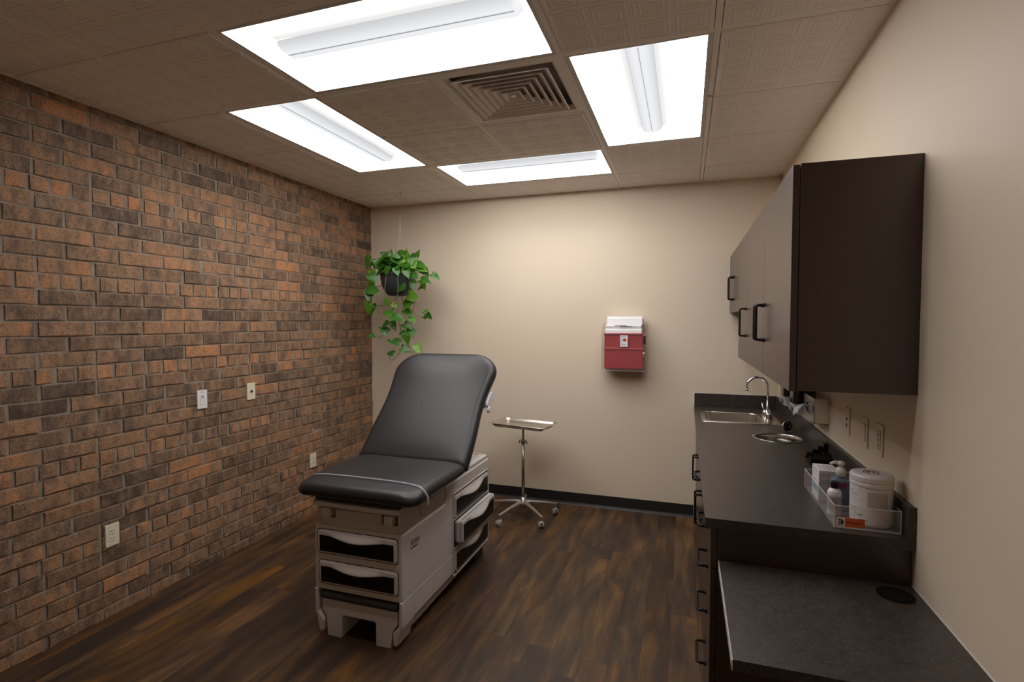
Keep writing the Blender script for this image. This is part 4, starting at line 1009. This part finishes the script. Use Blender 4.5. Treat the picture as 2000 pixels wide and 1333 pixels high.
# ------------------------------------------------------------------ on the right wall
def plates():
    def plate(name, label, y, z, kind, mat=M['tan']):
        t = thing(name, label, 'outlet' if kind == 'gfci' else 'switch' if kind == 'switch' else 'jack', (XR, y, z - .058))
        p = rrect(y - .036, y + .036, z - .0585, z + .0585, .003, 3)
        m = MB(); m.px(p, XR - .0055, XR); obj('plate', m, mat, parent=t, bevel=.0015)
        if kind == 'jack':
            for dz in (.010, -.018): obj('port', MB().box(XR - .0068, XR - .005, y - .007, y + .007, z + dz - .007, z + dz + .007), M['slot'], parent=t)
        if kind == 'switch':
            m = MB().px([(y - .0165, z - .033), (y + .0165, z - .033), (y + .0165, z + .033), (y - .0165, z + .033)], XR - .0075, XR - .004); o_ = obj('rocker', m, mat, parent=t, bevel=.001)
            obj('rocker_gap', MB().box(XR - .0060, XR - .0052, y - .0185, y + .0185, z - .035, z + .035), M['slot'], parent=t)
        if kind == 'gfci':
            obj('face', MB().box(XR - .0075, XR - .004, y - .0165, y + .0165, z - .033, z + .033), mat, parent=t, bevel=.001)
            obj('face_gap', MB().box(XR - .0060, XR - .0052, y - .0180, y + .0180, z - .0345, z + .0345), M['slot'], parent=t)
            sl = MB()
            for dz in (.020, -.020):
                for dy in (-.006, .006): sl.box(XR - .0082, XR - .0070, y + dy - .001, y + dy + .001, z + dz - .004, z + dz + .004)
                sl.box(XR - .0082, XR - .0070, y - .002, y + .002, z + dz - .012, z + dz - .008)
            for dz in (-.0035, .0035): sl.box(XR - .0082, XR - .0070, y - .006, y + .006, z + dz - .0022, z + dz + .0022)
            obj('slots', sl, M['slot'], parent=t)
    plate('data_jack', 'tan wall plate with two dark data ports above the counter', 2.612, 1.150, 'jack')
    plate('light_switch', 'tan wall plate with a rocker switch above the counter', 2.379, 1.149, 'switch')
    plate('power_outlet', 'tan wall outlet above the counter, nearest the camera', 2.213, 1.153, 'gfci')
plates()
def tissue():
    y0, y1, z0, z1, x0 = 2.920, 3.165, 1.076, 1.203, 3.452
    x0 = 3.519
    t = thing('tissue_dispenser', 'stainless tissue box holder on the wall with a tissue pulled out', 'tissue holder', (XR, (y0 + y1) / 2, z0))
    m = MB(); hole = [((y0 + y1) / 2 + .075 * math.cos(a), (z0 + z1) / 2 + .026 * math.sin(a)) for a in [2 * PI * i / 28 for i in range(28)]]
    mb = slab([(y0, z0), (y1, z0), (y1, z1), (y0, z1)], [hole], 0, .002); m.add([(x0 + z, x, y) for x, y, z in mb.v], mb.f)
    m.box(x0, XR, y0, y0 + .002, z0, z1).box(x0, XR, y1 - .002, y1, z0, z1).box(x0, XR, y0, y1, z1 - .002, z1).box(x0, XR, y0, y1, z0, z0 + .002)
    obj('case', m, M['steel'], parent=t)
    obj('tissue_box', MB().box(x0 + .006, XR - .003, y0 + .006, y1 - .006, z0 + .004, z1 - .006), M['canister'], parent=t)
    obj('blue_print', MB().box(x0 + .005, x0 + .0062, 3.085, y1 - .01, z0 + .03, z1 - .02), plain('carton_blue', (.04, .03, .30), .6), parent=t)
    # crumpled tissue hanging out and down
    m = MB(); nu, nv = 9, 10; vs = []; rn = random.Random(4); yc, zc = 3.04, 1.139
    for j in range(nv + 1):
        v = j / nv
        for i in range(nu + 1):
            u = i / nu - .5
            wd = .05 + .075 * v
            x = x0 + .004 - .058 * math.sin(min(1, v * 1.25) * PI / 2) + .006 * math.sin(u * 16 + v * 6)
            z = zc + .008 + .016 * math.sin(v * PI * .6) - .085 * max(0, v - .25) ** 1.2 - .028 * abs(u) * v + .005 * math.sin(u * 22 + v * 4)
            vs.append((x, yc + u * wd + .035 * v, z + (.035 * v * (u) * -1)))
    m.add(vs, [(j * (nu + 1) + i, j * (nu + 1) + i + 1, (j + 1) * (nu + 1) + i + 1, (j + 1) * (nu + 1) + i) for j in range(nv) for i in range(nu)])
    o_ = obj('tissue', m, M['paper'], parent=t, smooth=True); md = o_.modifiers.new('s', 'SOLIDIFY'); md.thickness = .0008
tissue()
def soap(y0, y1, label, x0=3.478):
    t = thing('soap_dispenser', label, 'soap dispenser', (XR, (y0 + y1) / 2, 1.075), 'wall soap dispensers by the sink')
    a, b = y0, y1
    m = MB().prism(rrect(x0, XR + .02, a, b, .022, 5), lambda x, y: (min(x, XR - .001), y, 1.128), lambda x, y: (min(x, XR - .001), y, 1.300)); obj('smoked_cover', m, M['smoked'], parent=t, bevel=.003)
    m = MB().prism(rrect(x0 - .003, XR + .02, a - .002, b + .002, .022, 5), lambda x, y: (min(x + .012, XR - .001), y, 1.072), lambda x, y: (min(x, XR - .001), y, 1.128)); obj('white_base', m, M['canister'], parent=t, bevel=.003)
    obj('push_bar', MB().box(x0 - .008, x0 + .004, a + .02, b - .02, 1.088, 1.112), M['greyink'], parent=t, bevel=.003)
soap(3.215, 3.335, 'dark-topped white soap dispenser, nearer the tissue holder')
soap(3.520, 3.640, 'dark-topped white soap dispenser, nearer the back wall')
def towel():
    t = thing('towel_dispenser', 'paper towel dispenser under the far wall cabinet with a white towel showing', 'towel dispenser', (XR, 4.03, 1.20))
    obj('case', MB().box(3.42, XR, 3.86, 4.20, 1.235, 1.60), M['white'], parent=t, bevel=.012, seg=3)
    m = MB().add([(3.50, 3.90, 1.24), (3.50, 4.16, 1.24), (3.492, 4.13, 1.178), (3.49, 4.09, 1.168), (3.496, 3.93, 1.205)], [(0, 1, 2, 3, 4)])
    o_ = obj('paper_towel', m, M['paper'], parent=t); md = o_.modifiers.new('s', 'SOLIDIFY'); md.thickness = .0012
towel()

# ------------------------------------------------------------------ small things on the counter
def counter_items():
    Z = .912
    # clear bin
    x0, x1, y0, y1, zt = 3.376, 3.560, 1.926, 2.372, .985
    t = thing('acrylic_bin', 'clear acrylic organizer bin on the counter end with an orange sticker', 'organizer', ((x0 + x1) / 2, (y0 + y1) / 2, Z + .0005))
    w = .003; m = MB(); zb = Z + .0005
    m.box(x0, x1, y0, y0 + w, zb, zt).box(x0, x1, y1 - w, y1, zb, zt).box(x0, x0 + w, y0 + w, y1 - w, zb, zt).box(x1 - w, x1, y0 + w, y1 - w, zb, zt).box(x0 + w, x1 - w, y0 + w, y1 - w, zb, zb + .003)
    obj('walls', m, M['acrylic'], parent=t)
    e = MB()
    for a, b in (((x0, y0), (x1, y0)), ((x0, y0), (x0, y1)), ((x1, y0), (x1, y1)), ((x0, y1), (x1, y1))): e.tube([(a[0], a[1], zt), (b[0], b[1], zt)], .0016, 6)
    for a in ((x0, y0), (x1, y0), (x0, y1)): e.tube([(a[0], a[1], zb), (a[0], a[1], zt)], .0016, 6)
    e.tube([(x0, y0, zb + .002), (x1, y0, zb + .002)], .0016, 6)
    obj('bright_edge', e, clearmat('acrylic_edge', (.75, .7, .68), .45), parent=t)
    def F(u, v, d=0): return (x0 + .008 + u, y0 - .0004 - d, zb + .006 + v)
    st = MB().prism([(0, 0), (.078, 0), (.078, .030), (0, .030)], lambda a, c: F(a, c, 0), lambda a, c: F(a, c, .0006)); so = obj('sticker', st, M['paper'], parent=t)
    st = MB().prism([(.022, 0), (.078, 0), (.078, .030), (.022, .030)], lambda a, c: F(a, c, .0006), lambda a, c: F(a, c, .0010)); obj('orange_panel', st, M['orange'], parent=so)
    st = MB()
    for u0, u1 in ((.026, .033), (.0335, .037), (.0385, .044), (.0455, .049), (.0505, .057), (.0585, .063), (.0645, .071)): st.prism([(u0, .011), (u1, .011), (u1, .019), (u0, .019)], lambda a, c: F(a, c, .0010), lambda a, c: F(a, c, .0012))
    obj('sticker_print', st, plain('red_print', (.36, .035, .01), .6), parent=so)
    st = MB()
    st.prism([(.010, .005), (.016, .008), (.019, .015), (.016, .022), (.010, .026)], lambda a, c: F(a, c, .0006), lambda a, c: F(a, c, .0012))
    for v in (.005, .013, .020): st.prism([(.003, v), (.008, v), (.008, v + .005), (.003, v + .005)], lambda a, c: F(a, c, .0006), lambda a, c: F(a, c, .0012))
    obj('sticker_mark', st, M['ink'], parent=so)
    zi = zb + .0032
    # wipes canister
    cx, cy, r = 3.500, 2.003, .0605
    t = thing('wipes_canister', 'big white wipes canister with round red logo on its lid', 'canister', (cx, cy, zi))
    obj('body', MB().lathe([(0, 0), (r - .006, 0), (r - .001, .006), (r, .012), (r, .125), (r - .002, .128), (0, .128)], (cx, cy, zi), 56), M['canister'], parent=t, smooth=False, bevel=0)
    lid = obj('lid', MB().lathe([(0, .128), (r + .0005, .128), (r + .0018, .130), (r + .0018, .139), (r, .141), (r + .0005, .143), (r + .0018, .146), (r + .0018, .160), (r - .002, .166), (r - .010, .168), (0, .168)], (cx, cy, zi), 56), M['canister'], parent=t)
    lg = MB().lathe([(.020, .1682), (.0235, .1682), (.0235, .1688), (.020, .1688)], (cx - .002, cy, zi), 32, close=True)
    lg.lathe([(.0, .1682), (.004, .1682), (.004, .1688), (0, .1688)], (cx - .010, cy + .003, zi), 10)
    obj('logo_ring', lg, plain('logo_red', (.35, .02, .03), .5), parent=lid)
    lt = MB()
    for dx_ in (-.011, .005):
        lt.tube([(cx + dx_ - .004, cy + .008, zi + .1684), (cx + dx_, cy, zi + .1684), (cx + dx_, cy - .008, zi + .1684)], .0016, 6).tube([(cx + dx_ + .006, cy + .008, zi + .1684), (cx + dx_, cy, zi + .1684)], .0016, 6)
    obj('logo_mark', lt, M['ink'], parent=lid)
    # wrap label: curved patch and text on the side
    def cyl(u, v, d=0):     # u = angle offset in metres from facing the camera
        a = math.radians(-108) + u / r
        return (cx + (r + d) * math.cos(a), cy + (r + d) * math.sin(a), zi + v)
    lm = MB(); n = 36; vs = []
    for k in range(n + 1): u = -.075 + .150 * k / n; vs += [cyl(u, .018, .0005), cyl(u, .122, .0005)]
    lm.add(vs, [(2 * k, 2 * k + 2, 2 * k + 3, 2 * k + 1) for k in range(n)]); lb = obj('label', lm, plain('label_white', (.64, .60, .585), .45), parent=t, smooth=True)
    tx = MB()
    def line(u0, u1, v0, th=.0012):
        k_ = max(2, int((u1 - u0) / .004)); vs_ = []
        for q in range(k_ + 1): u_ = u0 + (u1 - u0) * q / k_; vs_ += [cyl(u_, v0, .0012), cyl(u_, v0 + th, .0012)]
        tx.add(vs_, [(2 * q, 2 * q + 2, 2 * q + 3, 2 * q + 1) for q in range(k_)])
    for u0, u1, v0, th in ((-.066, -.058, .108, .005), (-.064, -.036, .100, .0022), (-.064, -.052, .095, .0018), (-.066, -.022, .087, .0008), (-.066, -.040, .077, .0010), (-.066, -.050, .070, .0010), (-.068, -.030, .056, .0022), (-.068, -.044, .049, .0010), (-.068, -.044, .044, .0010), (-.036, -.020, .033, .006), (-.034, -.004, .022, .0016)): line(u0, u1, v0, th)
    obj('label_print', tx, M['greyink'], parent=lb)
    gp = MB(); vs = []
    for k in range(21): u = -.008 + .058 * k / 20; vs += [cyl(u, .062, .0010), cyl(u, .116, .0010)]
    gp.add(vs, [(2 * k, 2 * k + 2, 2 * k + 3, 2 * k + 1) for k in range(20)]); obj('grey_panel', gp, plain('label_grey', (.42, .38, .36), .45), parent=lb, smooth=True)
    fl = [cyl(a, c, .0014) for a, c in rrect(-.050, .040, .012, .042, .010, 4)]; obj('label_outline', MB().tube(fl + [fl[0]], .0005, 4), M['greyink'], parent=lb)
    # pump bottle
    cx, cy = 3.439, 2.118
    t = thing('pump_bottle', 'clear hand sanitizer bottle with a white pump top', 'bottle', (cx, cy, zi))
    sh = lambda s_, z: [(cx + x * s_, cy + y * s_, zi + z) for x, y in rrect(-.029, .029, -.024, .024, .009, 4)]
    rs = [sh(.93, 0), sh(1, .004), sh(1, .094), sh(.93, .106), sh(.42, .116), sh(.36, .120)]; n = len(rs[0])
    m = MB().add([p for r_ in rs for p in r_], [(j * n + i, j * n + (i + 1) % n, (j + 1) * n + (i + 1) % n, (j + 1) * n + i) for j in range(5) for i in range(n)] + [tuple(range(n))[::-1], tuple(range(5 * n, 6 * n))])
    obj('bottle', m, M['gel'], parent=t, smooth=False, bevel=0)
    obj('label', MB().box(cx - .0285, cx + .014, cy - .0246, cy - .0240, zi + .080, zi + .100), M['purple'], parent=t)
    obj('front_label', MB().box(cx - .022, cx + .028, cy - .0246, cy - .0241, zi + .022, zi + .078), M['gel'], parent=t)
    pm = MB().lathe([(0, .118), (.0155, .118), (.0155, .142), (.013, .147), (.006, .149), (.0055, .156), (.012, .157), (.0125, .166), (.010, .170), (0, .170)], (cx, cy, zi), 24)
    pm.tube([(cx, cy, zi + .164), (cx - .020, cy - .001, zi + .166), (cx - .034, cy - .002, zi + .160)], [.0065, .0055, .004], 10)
    obj('pump', pm, M['whiteplate'], parent=t, smooth=True)
    # small bottle
    cx, cy = 3.405, 2.052
    t = thing('small_bottle', 'small white bottle with dark cap in the front corner of the bin', 'bottle', (cx, cy, zi))
    obj('body', MB().lathe([(0, 0), (.0205, 0), (.0215, .003), (.0215, .074), (.020, .082), (.015, .088), (.0125, .092), (0, .092)], (cx, cy, zi), 32), M['canister'], parent=t, smooth=False)
    obj('cap', MB().lathe([(0, .092), (.0125, .092), (.0125, .112), (.011, .114), (0, .114)], (cx, cy, zi), 24), M['blackm'], parent=t)
    lb = MB().lathe([(.0218, .018), (.0218, .066)], (cx, cy, zi), 32, close=True); obj('label', lb, plain('bottle_label', (.55, .52, .50), .5), parent=t)
    tb = MB()
    for v, ww in ((.060, .014), (.054, .020), (.047, .018), (.036, .020), (.030, .014)):
        pts = [(cx + .0221 * math.cos(math.radians(-105) + u / .0215), cy + .0221 * math.sin(math.radians(-105) + u / .0215), zi + v) for u in [-ww / 2 + ww * i / 6 for i in range(7)]]
        tb.tube(pts, .0006, 4)
    obj('label_print', tb, M['greyink'], parent=t)
    # carton
    x0, x1, y0, y1 = 3.384, 3.452, 2.178, 2.285
    t = thing('carton', 'white medicine carton standing at the far end of the bin', 'box', ((x0 + x1) / 2, (y0 + y1) / 2, zi))
    obj('box', MB().box(x0, x1, y0, y1, zi, zi + .116), M['canister'], parent=t, bevel=.0008)
    obj('blue_band', MB().box(x0 - .0004, x0 + .002, y0 + .01, y1 - .012, zi + .030, zi + .052), M['teal'], parent=t)
    pr_ = MB()
    pr_.box(x0 + .006, x0 + .034, y0 - .0005, y0, zi + .100, zi + .1028)
    for v in (.08, .074, .068): pr_.box(x0 + .006, x1 - .012, y0 - .0005, y0, zi + v, zi + v + .0012)
    for k in range(4): pr_.box(x0 + .012 + k * .014, x0 + .015 + k * .014, y0 + .02, y1 - .03, zi + .116, zi + .1164)
    for v in (.105, .09, .07): pr_.box(x0 - .0005, x0, y0 + .03, y1 - .02, zi + v, zi + v + .0016)
    obj('print', pr_, M['greyink'], parent=t)
    # black rack of pens/penlights with hexagonal heads
    t = thing('instrument_rack', 'black block with four hexagonal-headed holders behind the bin', 'holder', (3.52, 2.80, Z))
    obj('block', MB().px([(2.735, Z), (2.735, Z + .030), (2.80, Z + .045), (2.865, Z + .040), (2.865, Z)], 3.470, 3.562), M['blackm'], parent=t, bevel=.003)
    for k in range(4):
        hx = 3.474 + .0285 * k; hz = .947 + .0115 * k; yy = 2.775 + .022 * k
        m = MB(); pts = [(.0165 * math.cos(math.radians(60 * i + 15)), .0165 * math.sin(math.radians(60 * i + 15))) for i in range(6)]
        m.prism(pts, lambda a, c: (hx + a, yy, hz + c), lambda a, c: (hx + a, yy + .03, hz + c))
        m.tube([(hx, yy + .015, hz), (hx, yy + .035, Z + .02)], .007, 8)
        h = obj('holder', m, M['blackm'], parent=t, bevel=.001)
        obj('clip', MB().tube([(hx - .001, yy - .004, hz - .012), (hx + .007, yy - .006, hz - .020), (hx + .012, yy - .004, hz - .006)], .0010, 6), M['steel'], parent=h)
counter_items()

# ------------------------------------------------------------------ plates on the brick wall
def brick_plates():
    def P(y, z, mat, name, label, cat):
        t = thing(name, label, cat, (.002, y, z - .058))
        obj('plate', MB().px(rrect(y - .036, y + .036, z - .0585, z + .0585, .003, 3), -.006, .0075), mat, parent=t, bevel=.0015)
        return t
    y, z = 2.509, 1.090
    t = P(y, z, M['whiteplate'], 'light_switch', 'white dimmer switch plate on the brick wall', 'switch')
    obj('switch_face', MB().box(.007, .0092, y - .0165, y + .0165, z - .034, z + .034), M['whiteplate'], parent=t, bevel=.0008)
    obj('sensor_window', MB().box(.0090, .0100, y - .010, y + .010, z + .006, z + .028), plain('sensor_blue', (.38, .44, .55), .2), parent=t)
    pr_ = MB().box(.0075, .0080, y - .010, y + .008, z + .044, z + .048).box(.0090, .0094, y - .013, y - .012, z - .028, z + .002).box(.0090, .0094, y - .013, y + .012, z + .001, z + .002).box(.0090, .0094, y + .011, y + .012, z - .028, z + .002)
    obj('switch_print', pr_, M['greyink'], parent=t)
    y, z = 2.902, 1.092
    t = P(y, z, M['ivory'], 'cable_jack', 'ivory wall plate with one dark round cable port on the brick wall', 'jack')
    obj('port', MB().lathe([(.0085, 0), (.0085, .006), (.004, .006), (.004, .010), (0, .010)], (.0072, y, z), 18, 'x'), M['slot'], parent=t)
    sc = MB()
    for dz in (.048, -.048): sc.lathe([(.0025, 0), (.0025, .001), (0, .001)], (.0074, y, z + dz), 10, 'x')
    obj('screw', sc, M['tan'], parent=t)
    for y, z, lab in ((1.944, .440, 'ivory power outlet low on the brick wall, nearest the camera'), (3.536, .440, 'ivory power outlet on the brick wall beside the table seat')):
        t = P(y, z, M['ivory'], 'power_outlet', lab, 'outlet')
        fc = MB(); sl = MB()
        for dz in (.020, -.020):
            fc.px(rrect(y - .0165, y + .0165, z + dz - .0145, z + dz + .0145, .009, 4), .0068, .0090)
            for dy in (-.0065, .0065): sl.box(.0088, .0094, y + dy - .0012, y + dy + .0012, z + dz - .001, z + dz + .007)
            sl.lathe([(.0022, 0), (.0022, .0006), (0, .0006)], (.0089, y, z + dz - .008), 10, 'x')
        sl.lathe([(.002, 0), (.002, .0012), (0, .0012)], (.0076, y, z), 10, 'x')
        obj('socket_face', fc, M['ivory'], parent=t); obj('slots', sl, M['slot'], parent=t)
brick_plates()

# ------------------------------------------------------------------ camera, world, view
f, yaw, pit, rol = 1020.27, -.3207, -.0369, .0003
cam = bpy.data.cameras.new('camera'); co = bpy.data.objects.new('camera', cam); C.objects.link(co)
cam.sensor_width = 36; cam.lens = 36 * f / 2000; cam.clip_start = .02
w = Vector((math.sin(yaw) * math.cos(pit), math.cos(yaw) * math.cos(pit), math.sin(pit))); r0 = Vector((math.cos(yaw), -math.sin(yaw), 0)); u0 = r0.cross(w)
r = r0 * math.cos(rol) + u0 * math.sin(rol); u = -r0 * math.sin(rol) + u0 * math.cos(rol)
co.matrix_world = Matrix(((r.x, u.x, -w.x, 2.9084), (r.y, u.y, -w.y, 0), (r.z, u.z, -w.z, 1.5828), (0, 0, 0, 1)))
sc = bpy.context.scene; sc.camera = co
wd = bpy.data.worlds.new('world'); sc.world = wd; wd.use_nodes = True; wd.node_tree.nodes['Background'].inputs[0].default_value = (0, 0, 0, 1)
sc.view_settings.view_transform = 'Standard'; sc.view_settings.look = 'None'; sc.view_settings.gamma = 1; sc.view_settings.use_curve_mapping = False
sc.view_settings.exposure = 0.0
sc.cycles.max_bounces = 12; sc.cycles.diffuse_bounces = 8; sc.cycles.glossy_bounces = 4; sc.cycles.transmission_bounces = 8; sc.cycles.transparent_max_bounces = 16
sc.cycles.sample_clamp_indirect = 6; sc.cycles.use_denoising = True; sc.cycles.caustics_reflective = False; sc.cycles.caustics_refractive = False
for o in bpy.data.objects:
    if '_w' in o: del o['_w']
